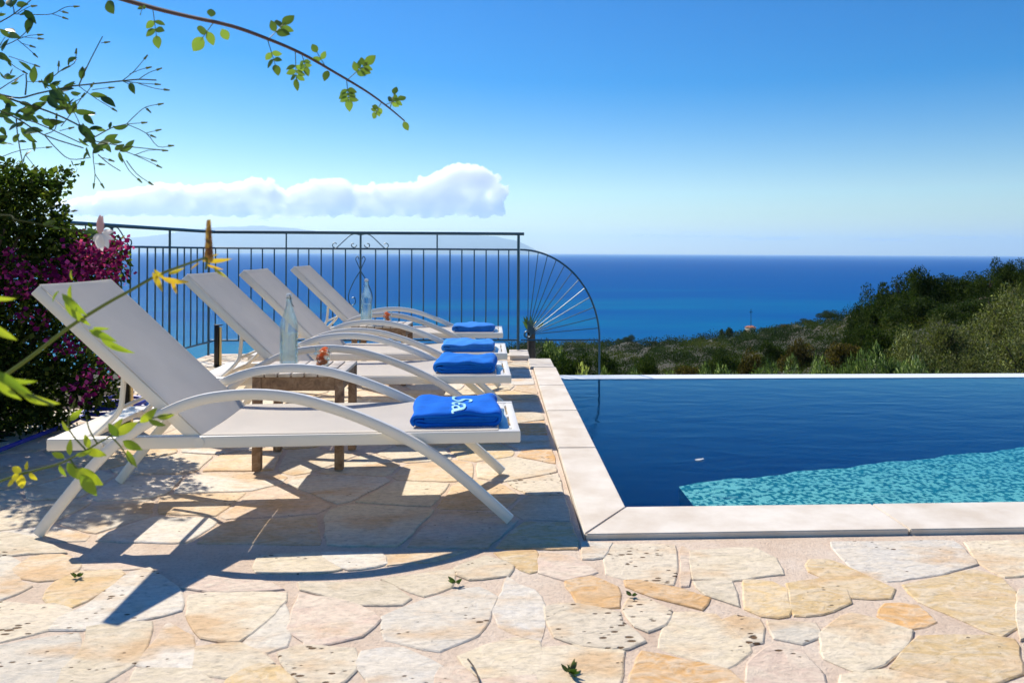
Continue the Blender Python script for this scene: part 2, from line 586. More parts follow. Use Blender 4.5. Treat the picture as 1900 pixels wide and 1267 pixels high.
def smooth_path(pts, k=6):
    """Catmull-Rom through the points"""
    pts = [Vector(p) for p in pts]
    out = []
    n = len(pts)
    for i in range(n - 1):
        p0 = pts[max(i - 1, 0)]; p1 = pts[i]; p2 = pts[i + 1]; p3 = pts[min(i + 2, n - 1)]
        for j in range(k):
            t = j / k
            out.append(0.5 * ((2 * p1) + (p2 - p0) * t + (2 * p0 - 5 * p1 + 4 * p2 - p3) * t * t + (3 * p1 - p0 - 3 * p2 + p3) * t ** 3))
    out.append(pts[-1])
    return out
TRACED = [
('peach',[(-1.666,2.701),(-1.668,2.799),(-1.578,2.815),(-1.457,2.728),(-1.446,2.68),(-1.464,2.612),(-1.524,2.612),(-1.586,2.64)]),
('ochre',[(-1.425,2.474),(-1.454,2.579),(-1.423,2.656),(-1.299,2.662),(-1.272,2.626),(-1.276,2.55),(-1.291,2.458),(-1.31,2.399),(-1.37,2.423)]),
('white',[(-1.29,2.267),(-1.302,2.346),(-1.251,2.408),(-1.254,2.637),(-1.203,2.67),(-1.031,2.497),(-0.969,2.367),(-1.026,2.333),(-1.131,2.294),(-1.2,2.272)]),
('pit',[(-1.597,2.452),(-1.534,2.439),(-1.439,2.402),(-1.373,2.413),(-1.291,2.363),(-1.29,2.31),(-1.301,2.272),(-1.342,2.24),(-1.399,2.207),(-1.441,2.201)]),
('grey',[(-1.431,2.14),(-1.369,2.159),(-1.295,2.195),(-1.21,2.222),(-1.158,2.143),(-1.132,2.042),(-1.091,1.925),(-1.292,1.934)]),
('cream',[(-1.196,2.263),(-1.027,2.281),(-0.99,2.181),(-0.967,2.083),(-0.996,2.022),(-1.014,1.945),(-1.091,1.937),(-1.129,2.055),(-1.127,2.119),(-1.152,2.188)]),
('white',[(-0.965,2.278),(-0.873,2.192),(-0.798,2.04),(-0.868,2.043),(-0.949,2.068),(-0.952,2.148)]),
('cream',[(-0.978,2.464),(-0.867,2.478),(-0.686,2.454),(-0.675,2.402),(-0.692,2.283),(-0.722,2.177),(-0.839,2.206),(-0.897,2.292)]),
('grey',[(-0.702,2.168),(-0.693,2.241),(-0.662,2.392),(-0.623,2.28),(-0.59,2.148),(-0.633,2.123),(-0.684,2.137)]),
('ochre',[(-0.684,1.981),(-0.629,2.036),(-0.578,2.023),(-0.526,1.968),(-0.512,1.904),(-0.673,1.912)]),
('cream',[(-0.829,2.143),(-0.714,2.145),(-0.648,2.098),(-0.59,2.052),(-0.65,2.044),(-0.696,1.995),(-0.787,2.026)]),
('cream',[(-0.944,2.033),(-0.791,2.006),(-0.691,1.937),(-0.701,1.907),(-0.889,1.915)]),
('pink',[(-1.022,2.518),(-0.998,2.609),(-0.754,2.549),(-0.701,2.494),(-0.874,2.496)]),
('grey',[(-1.829,2.806),(-1.743,2.802),(-1.649,2.712),(-1.598,2.607),(-1.518,2.571),(-1.566,2.47),(-1.61,2.472)]),
('cream',[(-1.921,3.045),(-1.737,2.95),(-1.564,2.834),(-1.702,2.839),(-1.755,2.829),(-1.873,2.873)]),
('pink',[(-1.471,2.772),(-1.419,2.776),(-1.228,2.683),(-1.298,2.68),(-1.41,2.684)]),
('cream',[(-0.857,2.765),(-0.76,2.781),(-0.649,2.783),(-0.601,2.705),(-0.54,2.648),(-0.623,2.628),(-0.818,2.642)]),
('white',[(-0.636,2.789),(-0.429,2.78),(-0.4,2.684),(-0.512,2.652),(-0.581,2.704)]),
('peach',[(-0.407,2.766),(-0.121,2.787),(-0.218,2.713),(-0.379,2.677)]),
('cream',[(-0.654,2.545),(-0.562,2.53),(-0.391,2.533),(-0.275,2.424),(-0.309,2.377),(-0.435,2.392),(-0.619,2.48)]),
('pink',[(-0.629,2.449),(-0.449,2.373),(-0.355,2.278),(-0.398,2.191),(-0.534,2.141),(-0.537,2.185),(-0.598,2.237)]),
('cream',[(-0.38,2.555),(-0.152,2.625),(-0.158,2.491),(-0.236,2.438),(-0.272,2.475)]),
('white',[(-0.334,2.303),(-0.223,2.392),(-0.065,2.477),(-0.004,2.393),(-0.061,2.18),(-0.16,2.106),(-0.239,2.144),(-0.307,2.175)]),
('cream',[(-0.139,2.643),(-0.041,2.725),(0.049,2.653),(0.029,2.577),(-0.086,2.554),(-0.126,2.589)]),
('ochre',[(-0.011,2.763),(0.14,2.776),(0.137,2.613),(0.107,2.597),(0.05,2.69)]),
('white',[(0.036,2.555),(0.077,2.477),(0.118,2.444),(0.136,2.353),(0.138,2.244),(0.124,2.14),(0.069,2.179),(0.011,2.241),(-0.001,2.322),(0.021,2.438)]),
('pit',[(-0.589,2.088),(-0.541,2.123),(-0.397,2.105),(-0.386,2.008),(-0.415,1.937),(-0.486,1.953),(-0.527,2.014)]),
('white',[(-0.364,2.092),(-0.264,2.095),(-0.149,2.011),(-0.166,1.945),(-0.186,1.896),(-0.298,1.895),(-0.32,1.965),(-0.36,2.027)]),
('cream',[(-0.092,2.065),(0.045,2.143),(0.117,2.124),(0.101,1.972),(-0.028,1.965),(-0.074,2.015)]),
('pink',[(-0.043,1.946),(0.1,1.953),(0.1,1.876),(-0.03,1.882)]),
('pink',[(-0.144,1.997),(-0.089,2.001),(-0.056,1.927),(-0.052,1.883),(-0.154,1.888)]),
('orange',[(0.235,2.513),(0.319,2.538),(0.389,2.464),(0.374,2.334),(0.257,2.363)]),
('orange',[(0.434,2.505),(0.477,2.503),(0.562,2.456),(0.668,2.379),(0.629,2.304),(0.544,2.375),(0.44,2.456)]),
('pit',[(0.433,2.813),(0.668,2.803),(0.588,2.487),(0.48,2.52),(0.377,2.575),(0.403,2.721)]),
('pink',[(0.685,2.796),(0.707,2.748),(0.64,2.485),(0.605,2.476)]),
('cream',[(0.72,2.747),(0.952,2.764),(0.998,2.67),(0.968,2.55),(0.793,2.512),(0.667,2.523)]),
('cream',[(0.659,2.484),(0.784,2.485),(0.751,2.327),(0.718,2.377),(0.679,2.399)]),
('pit',[(0.152,2.334),(0.246,2.344),(0.371,2.287),(0.358,2.234),(0.415,2.131),(0.351,2.091),(0.243,2.115),(0.174,2.158),(0.16,2.26)]),
('cream',[(0.547,2.275),(0.669,2.256),(0.669,2.212),(0.709,2.126),(0.689,2.065),(0.603,1.981),(0.554,2.026),(0.461,2.083),(0.495,2.177)]),
('cream',[(0.113,2.083),(0.263,2.088),(0.346,2.058),(0.311,1.96),(0.293,1.871),(0.106,1.88)]),
('orange',[(0.408,2.055),(0.463,2.02),(0.598,1.964),(0.618,1.907),(0.604,1.851),(0.338,1.863),(0.36,1.945)]),
('grey',[(0.324,2.839),(0.43,2.827),(0.383,2.722),(0.309,2.705)]),
('pink',[(0.158,2.75),(0.268,2.714),(0.34,2.588),(0.232,2.541),(0.154,2.596)]),
('pit',[(0.426,2.38),(0.481,2.358),(0.522,2.299),(0.493,2.228),(0.442,2.187),(0.415,2.223),(0.4,2.304)]),
('ochre',[(0.834,2.488),(0.92,2.473),(0.945,2.419),(0.888,2.26),(0.81,2.259),(0.773,2.307)]),
('ochre',[(0.973,2.449),(1.096,2.488),(1.138,2.411),(1.101,2.331),(0.996,2.269),(0.905,2.255)]),
('white',[(1.274,2.807),(1.745,2.801),(1.696,2.597),(1.53,2.538),(1.322,2.478),(1.256,2.597)]),
('ochre',[(1.126,2.652),(1.195,2.643),(1.256,2.515),(1.298,2.425),(1.252,2.364),(1.137,2.369),(1.139,2.497),(1.081,2.545)]),
('ochre',[(1.354,2.438),(1.666,2.544),(1.71,2.473),(1.686,2.377),(1.547,2.182),(1.451,2.11),(1.419,2.205),(1.353,2.32)]),
('orange',[(1.17,2.234),(1.223,2.302),(1.317,2.298),(1.31,2.192),(1.222,2.162),(1.173,2.198)]),
('cream',[(0.941,2.124),(1.079,2.247),(1.139,2.2),(1.206,2.133),(1.108,2.039),(1.043,1.99),(0.959,1.948),(0.895,2.011)]),
('pink',[(0.692,1.991),(0.772,2.073),(0.839,2.039),(0.843,1.936),(0.816,1.841),(0.625,1.85)]),
('ochre',[(1.212,2.092),(1.282,2.097),(1.41,2.099),(1.477,2.08),(1.366,1.913),(1.224,1.867),(1.1,1.918),(1.047,1.954),(1.097,1.995)]),
('cream',[(1.79,2.785),(2.084,2.802),(1.886,2.535),(1.739,2.5),(1.729,2.608)]),
('cream',[(0.908,1.92),(1.029,1.928),(1.152,1.883),(1.118,1.828),(0.869,1.839)]),
('grey',[(0.816,2.214),(0.942,2.195),(0.92,2.125),(0.862,2.096),(0.797,2.118)]),
('pit',[(0.676,2.22),(0.729,2.253),(0.786,2.215),(0.747,2.117),(0.709,2.102)]),
('cream',[(1.705,2.376),(1.825,2.413),(1.656,2.177),(1.496,2.084),(1.582,2.216)]),
]

# ================================================================== TERRACE
STONE_COL = {'white': (0.78, 0.72, 0.62), 'cream': (0.74, 0.63, 0.45), 'peach': (0.75, 0.54, 0.32),
             'ochre': (0.72, 0.52, 0.26), 'orange': (0.76, 0.44, 0.17), 'grey': (0.70, 0.64, 0.53),
             'pink': (0.75, 0.58, 0.45), 'pit': (0.76, 0.65, 0.48)}
rnd = random.Random(7)

base = MB()
base.box(-3.08, 0.33, -2.5, 8.28, -0.30, 0.0)
terrace = base.build('paved_terrace', M_MORTAR)
tag(terrace, 'crazy-paved stone terrace under the loungers beside the pool', kind='structure')
b2 = MB(); b2.box(0.33, 9.0, -2.5, 2.88, -0.30, 0.0)
terrace2 = b2.build('paved_terrace', M_MORTAR)
tag(terrace2, 'crazy-paved stone terrace in front of the pool coping', kind='structure')

def clip(poly, n, d):
    """keep the part of poly with n.p <= d"""
    out = []
    for i in range(len(poly)):
        a, b = poly[i - 1], poly[i]
        da = n[0] * a[0] + n[1] * a[1] - d
        db = n[0] * b[0] + n[1] * b[1] - d
        if (da <= 0) != (db <= 0):
            t = da / (da - db)
            out.append((a[0] + (b[0] - a[0]) * t, a[1] + (b[1] - a[1]) * t))
        if db <= 0:
            out.append(b)
    return out

def area(poly):
    return 0.5 * sum(poly[i - 1][0] * poly[i][1] - poly[i][0] * poly[i - 1][1] for i in range(len(poly)))

def flagstone(poly, colour, parent, jitter=0.006, inset=0.0):
    if area(poly) < 0:
        poly = poly[::-1]
    cx = sum(p[0] for p in poly) / len(poly); cy = sum(p[1] for p in poly) / len(poly)
    loop = []
    for i in range(len(poly)):
        a, b = poly[i], poly[(i + 1) % len(poly)]
        L = math.hypot(b[0] - a[0], b[1] - a[1])
        k = max(1, min(6, int(L / 0.045)))
        for j in range(k):
            t = j / k
            loop.append([a[0] + (b[0] - a[0]) * t + rnd.uniform(-1, 1) * jitter, a[1] + (b[1] - a[1]) * t + rnd.uniform(-1, 1) * jitter])
    # soften the corners a little
    n = len(loop)
    loop = [[(loop[i - 1][0] + 8 * loop[i][0] + loop[(i + 1) % n][0]) / 10, (loop[i - 1][1] + 8 * loop[i][1] + loop[(i + 1) % n][1]) / 10] for i in range(n)]
    top = 0.0045 + rnd.uniform(-0.0015, 0.0018)
    tx, ty = rnd.uniform(-0.006, 0.006), rnd.uniform(-0.006, 0.006)
    vs, fs = [], []
    def ring(off, z):
        for x, y in loop:
            dx, dy = cx - x, cy - y
            L = math.hypot(dx, dy) or 1
            s = min(off / L, 0.5)
            zz = z + (0 if z < 0 else (x - cx) * tx + (y - cy) * ty)
            vs.append((x + dx * s - cx, y + dy * s - cy, zz))
    ring(0, -0.012); ring(0.001, top - 0.0025); ring(0.006, top)
    for r in range(2):
        for i in range(n):
            j = (i + 1) % n
            fs.append((r * n + i, r * n + j, (r + 1) * n + j, (r + 1) * n + i))
    fs.append(tuple(2 * n + i for i in range(n)))
    me = bpy.data.meshes.new('flagstone')
    me.from_pydata(vs, [], fs)
    o = link('flagstone', me, M_STONE, parent)
    o.location = (cx, cy, 0)
    c0 = STONE_COL[colour]
    v = rnd.uniform(0.84, 1.05)
    w = rnd.uniform(-0.03, 0.03)
    o.color = (c0[0] * v, c0[1] * v * (1 + w * 0.3), c0[2] * v * (1 + w), 1.0 if colour == 'pit' else rnd.choice([0.0, 0.0, 0.2, 0.45]))
    return o

for colour, poly in TRACED:
    if sum(p[1] for p in poly) / len(poly) > 2.0 or True:
        par = terrace if sum(p[0] for p in poly) / len(poly) < 0.33 else terrace2
        qx = sum(p[0] for p in poly) / len(poly); qy = sum(p[1] for p in poly) / len(poly)
        grown = []
        for x, y in poly:
            L = math.hypot(x - qx, y - qy)
            grown.append((x + (x - qx) / L * 0.020, y + (y - qy) / L * 0.026))
        flagstone(grown, colour, par, 0.006)

def half(p, q):
    """half-plane to the left of p->q, as n, d with n.x <= d"""
    nx, ny = (q[1] - p[1]), -(q[0] - p[0])
    L = math.hypot(nx, ny)
    nx, ny = nx / L, ny / L
    return (nx, ny), nx * p[0] + ny * p[1]

seeds = []
def poisson(x0, x1, y0, y1, r, ok, tries=9000):
    for _ in range(tries):
        x, y = rnd.uniform(x0, x1), rnd.uniform(y0, y1)
        if ok(x, y) and all((x - a) ** 2 + (y - b) ** 2 > r * r for a, b, _ in seeds):
            seeds.append((x, y, r))
LA, LB = (-1.89, 2.95), (2.07, 2.62)      # far border of the traced stones
LC, LD = (-1.26, 1.99), (1.356, 1.87)
def line_y(p, q, x):
    return p[1] + (q[1] - p[1]) * (x - p[0]) / (q[0] - p[0])
def side_x(p, q, y):
    return p[0] + (q[0] - p[0]) * (y - p[1]) / (q[1] - p[1])
def zone(x, y):
    if y > line_y(LA, LB, x):
        if x < 0.33 and not (x < -2.72 and y < 6.0):
            return 'far'
        return None
    if x < side_x(LA, LC, y) - 0.10: return 'left'
    if x > side_x((2.07, 2.865), LD, y) + 0.10 and y < 2.86: return 'right'
    return None
ZONES = {'far': [half(LA, LB), half((0.32, 0), (0.32, 1)), half((-3.06, 9), (-3.06, -9)), half((9, 8.26), (-9, 8.26))],
         'left': [half(LC, LA), half((-3.06, 9), (-3.06, -9))],
         'right': [half((2.07, 2.865), LD), half((9, 2.87), (-9, 2.87))]}
poisson(-3.05, 0.33, 2.9, 8.2, 0.30, lambda x, y: zone(x, y) == 'far')
poisson(-3.05, -1.2, 1.3, 3.1, 0.30, lambda x, y: zone(x, y) == 'left', 2500)
poisson(1.3, 3.6, 1.2, 2.85, 0.33, lambda x, y: zone(x, y) == 'right', 2500)
zs = [zone(s[0], s[1]) for s in seeds]
kinds = ['cream'] * 5 + ['white'] * 4 + ['peach'] * 2 + ['grey'] * 2 + ['pink'] * 3 + ['ochre'] * 2 + ['pit'] * 2 + ['orange']
for i, (x, y, r) in enumerate(seeds):
    if zs[i] is None: continue
    poly = [(x - 0.36, y - 0.36), (x + 0.36, y - 0.36), (x + 0.36, y + 0.36), (x - 0.36, y + 0.36)]
    for j, (a, b, _) in enumerate(seeds):
        if j == i or (a - x) ** 2 + (b - y) ** 2 > 1.1: continue
        dx, dy = a - x, b - y
        L = math.hypot(dx, dy)
        n = (dx / L, dy / L)
        poly = clip(poly, n, n[0] * (x + a) / 2 + n[1] * (y + b) / 2 - 0.009)
        if not poly: break
    for n, d in ZONES[zs[i]]:
        if poly: poly = clip(poly, n, d - 0.012)
    if len(poly) > 2 and abs(area(poly)) > 0.008:
        flagstone(poly, rnd.choice(kinds), terrace if x < 0.33 else terrace2, 0.007)

# planting bed on the left
bed = MB()
n = 24
vs = []; fs = []
for i in range(n + 1):
    for j in range(9):
        x = -4.9 + (2.15) * j / 8
        y = 2.6 + 3.5 * i / n
        z = 0.02 + 0.03 * math.sin(i * 1.9 + j) + (0.0 if j < 8 else -0.05)
        vs.append((x, y, z))
for i in range(n):
    for j in range(8):
        a = i * 9 + j
        fs.append((a, a + 1, a + 10, a + 9))
bed.add(vs, fs)
tag(bed.build('planting_bed', M_SOIL), 'dark soil of the planting bed left of the terrace', kind='structure')

# ================================================================== POOL
CT = 0.022   # coping top
def coping_slab(poly, parent):
    bm = bmesh.new()
    vs = [bm.verts.new((x, y, -0.045)) for x, y in poly]
    f = bm.faces.new(vs)
    if f.normal.z > 0: f.normal_flip()
    r = bmesh.ops.extrude_face_region(bm, geom=[f])
    for v in r['geom']:
        if isinstance(v, bmesh.types.BMVert): v.co.z = CT + rnd.uniform(-0.0008, 0.0008)
    bmesh.ops.recalc_face_normals(bm, faces=bm.faces[:])
    bmesh.ops.bevel(bm, geom=[e for e in bm.edges if max(v.co.z for v in e.verts) > 0], offset=0.004, segments=2, affect='EDGES')
    me = bpy.data.meshes.new('coping_slab')
    bm.to_mesh(me); bm.free()
    return link('coping_slab', me, M_COPING, parent)
XI, XO, YI, YO = 0.545, 0.335, 3.19, 2.885
basin = MB()
zf, zw = -2.0, -0.16
YW = 7.50
basin.box(XO + .002, XI - .012, YO + .002, YW + .3, -2.3, -0.046)          # left wall
basin.box(XI - .012, 9.0, YO + .002, YI - .012, -2.3, -0.046)               # near wall
pool = basin.build('pool_basin', None)
tag(pool, 'concrete pool shell with stone coping', kind='structure')
g_ = 0.0030
cop = [[(XO, 4.17), (XI, 4.17), (XI, YI), (XO, YO)],
       [(XO, 5.16), (XI, 5.16), (XI, 4.174), (XO, 4.174)],
       [(XO, 6.16), (XI, 6.16), (XI, 5.164), (XO, 5.164)],
       [(XO, 7.14), (XI, 7.14), (XI, 6.164), (XO, 6.164)],
       [(XO - .03, 7.72), (XI - .01, 7.70), (XI - .01, 7.146), (XO - .03, 7.146)]]
for q in cop:
    coping_slab([(x, y - g_ if k < 2 else y + g_) for k, (x, y) in enumerate(q)], pool)
xs = [XI, 1.62, 2.62, 3.62, 4.62, 5.62, 6.62, 7.62]
for k in range(7):
    a, b = xs[k], xs[k + 1]
    poly = [(a + g_, YO), (b - g_, YO), (b - g_, YI), (a + g_, YI)]
    if k == 0: poly = [(XO + .003, YO - 0.0), (b - g_, YO), (b - g_, YI), (a + .003, YI)]
    coping_slab(poly, pool)

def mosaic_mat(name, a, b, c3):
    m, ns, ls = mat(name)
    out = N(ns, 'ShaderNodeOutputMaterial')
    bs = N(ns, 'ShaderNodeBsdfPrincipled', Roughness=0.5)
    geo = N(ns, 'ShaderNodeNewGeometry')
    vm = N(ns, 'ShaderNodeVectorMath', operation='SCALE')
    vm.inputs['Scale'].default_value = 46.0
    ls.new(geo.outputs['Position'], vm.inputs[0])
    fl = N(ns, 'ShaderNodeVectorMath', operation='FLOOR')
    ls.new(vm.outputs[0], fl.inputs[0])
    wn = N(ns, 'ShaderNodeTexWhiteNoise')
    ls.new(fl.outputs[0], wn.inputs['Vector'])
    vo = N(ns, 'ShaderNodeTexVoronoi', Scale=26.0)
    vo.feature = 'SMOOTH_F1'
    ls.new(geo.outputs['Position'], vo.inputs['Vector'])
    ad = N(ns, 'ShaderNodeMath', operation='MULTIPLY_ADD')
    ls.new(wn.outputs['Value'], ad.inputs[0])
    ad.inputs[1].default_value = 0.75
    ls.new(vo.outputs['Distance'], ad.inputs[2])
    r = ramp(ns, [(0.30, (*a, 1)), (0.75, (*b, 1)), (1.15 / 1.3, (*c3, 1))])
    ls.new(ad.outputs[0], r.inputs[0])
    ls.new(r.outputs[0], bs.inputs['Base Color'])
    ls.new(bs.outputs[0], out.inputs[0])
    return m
M_MOSAIC_FLECKS = mosaic_mat('pool_mosaic_caustic_flecks', (0.012, 0.20, 0.19), (0.05, 0.34, 0.30), (0.90, 0.95, 0.72))  # turquoise shelf tiles; pale flecks paint sunlit caustic sparkle into the colour
M_MOSDEEP = mosaic_mat('deep_pool_mosaic', (0.003, 0.12, 0.34), (0.005, 0.15, 0.42), (0.01, 0.20, 0.50))
pool.data.materials.append(M_MOSDEEP)
fl = MB()
fl.add([(XI - .01, YI - .01, zf), (9, YI - .01, zf), (9, YW + .2, zf), (XI - .01, YW + .2, zf)], [(0, 1, 2, 3)])
tag(fl.build('pool_floor', M_MOSDEEP), 'deep blue mosaic floor of the pool', kind='structure')
sh = MB()
edge = []
for k in range(41):
    f_ = k / 40
    x_ = 4.38 + (1.245 - 4.38) * f_
    edge.append((x_, 6.06 + (5.16 - 6.06) * f_ + 0.020 * math.sin(x_ * 9.0) + 0.012 * math.sin(x_ * 23.0 + 1)))
pl = [(1.245, YI - .011), (9.0, YI - .011), (9.0, 7.40)] + edge
zt = -0.50
vs = [(x, y, zt) for x, y in pl] + [(x + (1.1 if x < 1.3 else 0), y, zf - .01) for x, y in pl]
nS = len(pl)
sh.add(vs, [tuple(range(nS))] + [(i, i + nS, (i + 1) % nS + nS, (i + 1) % nS) for i in range(nS)])
shelf = sh.build('pool_shelf', M_MOSAIC_FLECKS)
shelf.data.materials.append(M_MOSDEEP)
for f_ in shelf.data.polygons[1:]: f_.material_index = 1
tag(shelf, 'shallow turquoise mosaic shelf of the pool', kind='structure')
# weir: the water spills over its outer lip
wr = MB()
wr.box(XI - .012, 9.0, YW, YW + 0.24, -2.6, zw + 0.006)
weir = wr.build('pool_weir', M_WEIR)
weir.rotation_euler = (0, 0, 0)
tag(weir, 'pale stone overflow edge at the far side of the pool', kind='structure')

def water_mat():
    m, ns, ls = mat('pool_water')
    out = N(ns, 'ShaderNodeOutputMaterial')
    tr = N(ns, 'ShaderNodeBsdfTransparent')
    gl = N(ns, 'ShaderNodeBsdfGlossy', Roughness=0.02)
    gl.inputs['Color'].default_value = (0.55, 0.85, 1, 1)
    fr = N(ns, 'ShaderNodeFresnel', IOR=1.33)
    mix = N(ns, 'ShaderNodeMixShader')
    geo = N(ns, 'ShaderNodeNewGeometry')
    mpp = N(ns, 'ShaderNodeMapping')
    mpp.inputs['Scale'].default_value = (0.8, 1.6, 1)
    ls.new(geo.outputs['Position'], mpp.inputs['Vector'])
    nz = N(ns, 'ShaderNodeTexNoise', Scale=3.2, Detail=4.0, Roughness=0.5, Distortion=0.3)
    ls.new(mpp.outputs[0], nz.inputs['Vector'])
    bp = N(ns, 'ShaderNodeBump', Strength=0.35, Distance=0.015)
    ls.new(nz.outputs['Fac'], bp.inputs['Height'])
    ls.new(bp.outputs[0], gl.inputs['Normal'])
    ls.new(bp.outputs[0], fr.inputs['Normal'])
    ls.new(fr.outputs[0], mix.inputs[0])
    ls.new(tr.outputs[0], mix.inputs[1])
    ls.new(gl.outputs[0], mix.inputs[2])
    ls.new(mix.outputs[0], out.inputs['Surface'])
    va = N(ns, 'ShaderNodeVolumeAbsorption', Density=1.0)
    va.inputs['Color'].default_value = (0.01, 0.71, 0.87, 1)
    ls.new(va.outputs[0], out.inputs['Volume'])
    return m
wt = MB()
wt.box(XI - .006, 8.99, YI - .006, YW - .001, zf - .3, zw)
water = wt.build('pool_water', water_mat())
tag(water, 'still blue pool water', kind='structure')

# floating leaf
def blade_mesh(name, L=1.0, Wd=0.42, fold=0.12, curl=0.10, tip=1.0):
    """leaf blade along +Y, base at origin, 3 points across"""
    k = 6
    vs = []; fs = []
    for i in range(k + 1):
        t = i / k
        w = Wd / 2 * math.sin(PI * min(1, t ** 0.85)) ** 0.8 if 0 < t < 1 else 0.01
        z = -curl * t * t
        vs += [(-w, t * L, z + fold * w), (0, t * L, z), (w, t * L, z + fold * w)]
    for i in range(k):
        a = i * 3
        fs += [(a, a + 1, a + 4, a + 3), (a + 1, a + 2, a + 5, a + 4)]
    me = bpy.data.meshes.new(name)
    me.from_pydata(vs, [], fs)
    me.polygons.foreach_set('use_smooth', [True] * len(me.polygons))
    return me
p = P(1290, 854, zw)
lf = link('floating_leaf', blade_mesh('floating_leaf', 0.055, 0.03, 0.1, -0.005), B_PETAL)
lf.location = (p.x, p.y, zw + 0.003); lf.rotation_euler = (0, 0, -1.4)
tag(lf, 'small pale leaf floating on the dark blue pool water', 'leaf')

# terrace step at the far end of the coping
st = MB()
st.box(0.12, 0.32, 7.72, 8.2, 0.0, 0.05, bev=0.006)
tag(st.build('stone_block', M_COPING), 'low pale stone block under the foot of the last railing post', 'stone block')

# ================================================================== RAILING
def scroll(cx, cz, r0, r1, a0, a1, y, n=14):
    return [(cx + (r0 + (r1 - r0) * t) * math.cos(a0 + (a1 - a0) * t), y, cz + (r0 + (r1 - r0) * t) * math.sin(a0 + (a1 - a0) * t)) for t in [i / n for i in range(n + 1)]]
ZB, ZM, ZT = 0.157, 1.135, 1.305
BR, MR = 0.0070, 0.010
def bar(a, b, r, name, parent, n=8):
    return MB().tube([a, b], r, n).build(name, M_IRON, parent, True)

def X_at(px, Y):
    """x on the line Y=const that the photo shows at px near eye height"""
    lo, hi = -6.0, 3.0
    u = (px - CX) / FPX
    # X cosy - Y siny = u (X siny + Y cosy)
    return (u * Y * math.cos(YAW) + Y * math.sin(YAW)) / (math.cos(YAW) - u * math.sin(YAW))
YF = 8.17
back = empty('iron_railing', (X_at(387, YF), YF, 0))
ox = back.location.x
tag(back, 'dark blue iron railing with scrollwork running behind the loungers', 'railing')
XL, XR = X_at(387.5, YF) - ox, X_at(962, YF) - ox
bar((XL, 0, ZT), (XR + 0.06, 0, ZT), 0.016, 'handrail', back, 10)
bar((XL, 0, ZM), (XR, 0, ZM), MR, 'middle_rail', back)
bar((XL, 0, ZB), (XR, 0, ZB), MR, 'bottom_rail', back)
posts = [531, 669, 811]
bar((XR, 0, 0.0), (XR, 0, ZT), 0.015, 'post', back)
bar((XL, 0, 0.0), (XL, 0, ZT), 0.012, 'post', back)
for px in posts:
    x = X_at(px, YF) - ox
    bar((x, 0, 0.0 if px == 669 else ZB), (x, 0, ZT), 0.011 if px == 669 else 0.008, 'post', back)
bal_px = [400, 422, 443, 466, 487, 509, 553, 573, 596, 618, 641, 697, 719, 741, 764, 786, 835, 857, 880, 902, 925, 944]
bal_me = MB().tube([(0, 0, ZB), (0, 0, ZM)], BR, 6).mesh('baluster')
for px in bal_px:
    o = link('baluster', bal_me, M_IRON, back)
    o.location = (X_at(px, YF) - ox, 0, 0)
def scrolls(parent, cx0, yy, rot=None):
    """the crest between the top rails and the lyre below, around a centre post"""
    dz = ZT - ZM
    for s in (-1, 1):
        pts = [(cx0 + s * 0.012, yy, ZT - 0.02), (cx0 + s * 0.10, yy, ZT - 0.022), (cx0 + s * 0.25, yy, ZM + 0.012)]
        pts += [(cx0 + s * (0.25 + 0.025 * math.sin(a) + 0.02), yy, ZM + 0.035 - 0.026 * math.cos(a)) for a in (0.2, 0.9, 1.6, 2.4, 3.2, 4.0)]
        MB().tube(smooth_path(pts, 4), 0.005, 6).build('scroll', M_IRON, parent, True)
        pts = [(cx0 + s * 0.05, yy, ZT - 0.02), (cx0 + s * 0.025, yy, ZT - 0.06), (cx0 + s * 0.02, yy, ZT - 0.08)]
        pts2 = scroll(cx0 + s * 0.075, ZM + 0.042, 0.034, 0.012, PI if s > 0 else 0, (PI + 5.2) if s > 0 else -5.2, yy)
        MB().tube(pts2, 0.005, 6).build('scroll', M_IRON, parent, True)
        # lyre
        pts = [(cx0 + s * 0.004, yy, ZM - 0.24), (cx0 + s * 0.075, yy, ZM - 0.36), (cx0 + s * 0.125, yy, ZM - 0.50), (cx0 + s * 0.10, yy, ZM - 0.60),
               (cx0 + s * 0.055, yy, ZM - 0.58), (cx0 + s * 0.06, yy, ZM - 0.52), (cx0 + s * 0.09, yy, ZM - 0.53)]
        MB().tube(smooth_path(pts, 5), 0.005, 6).build('scroll', M_IRON, parent, True)
        pts = [(cx0 + s * 0.004, yy, ZM - 0.22), (cx0 + s * 0.03, yy, ZM - 0.16), (cx0 + s * 0.05, yy, ZM - 0.11), (cx0 + s * 0.03, yy, ZM - 0.08), (cx0 + s * 0.018, yy, ZM - 0.11)]
        MB().tube(smooth_path(pts, 5), 0.0045, 6).build('scroll', M_IRON, parent, True)
        pts = [(cx0 + s * 0.01, yy, ZM - 0.86), (cx0 + s * 0.09, yy, ZM - 0.78), (cx0 + s * 0.07, yy, ZM - 0.68), (cx0 + s * 0.03, yy, ZM - 0.70), (cx0 + s * 0.045, yy, ZM - 0.74)]
        MB().tube(smooth_path(pts, 5), 0.005, 6).build('scroll', M_IRON, parent, True)
scrolls(back, X_at(669, YF) - ox, -0.004)

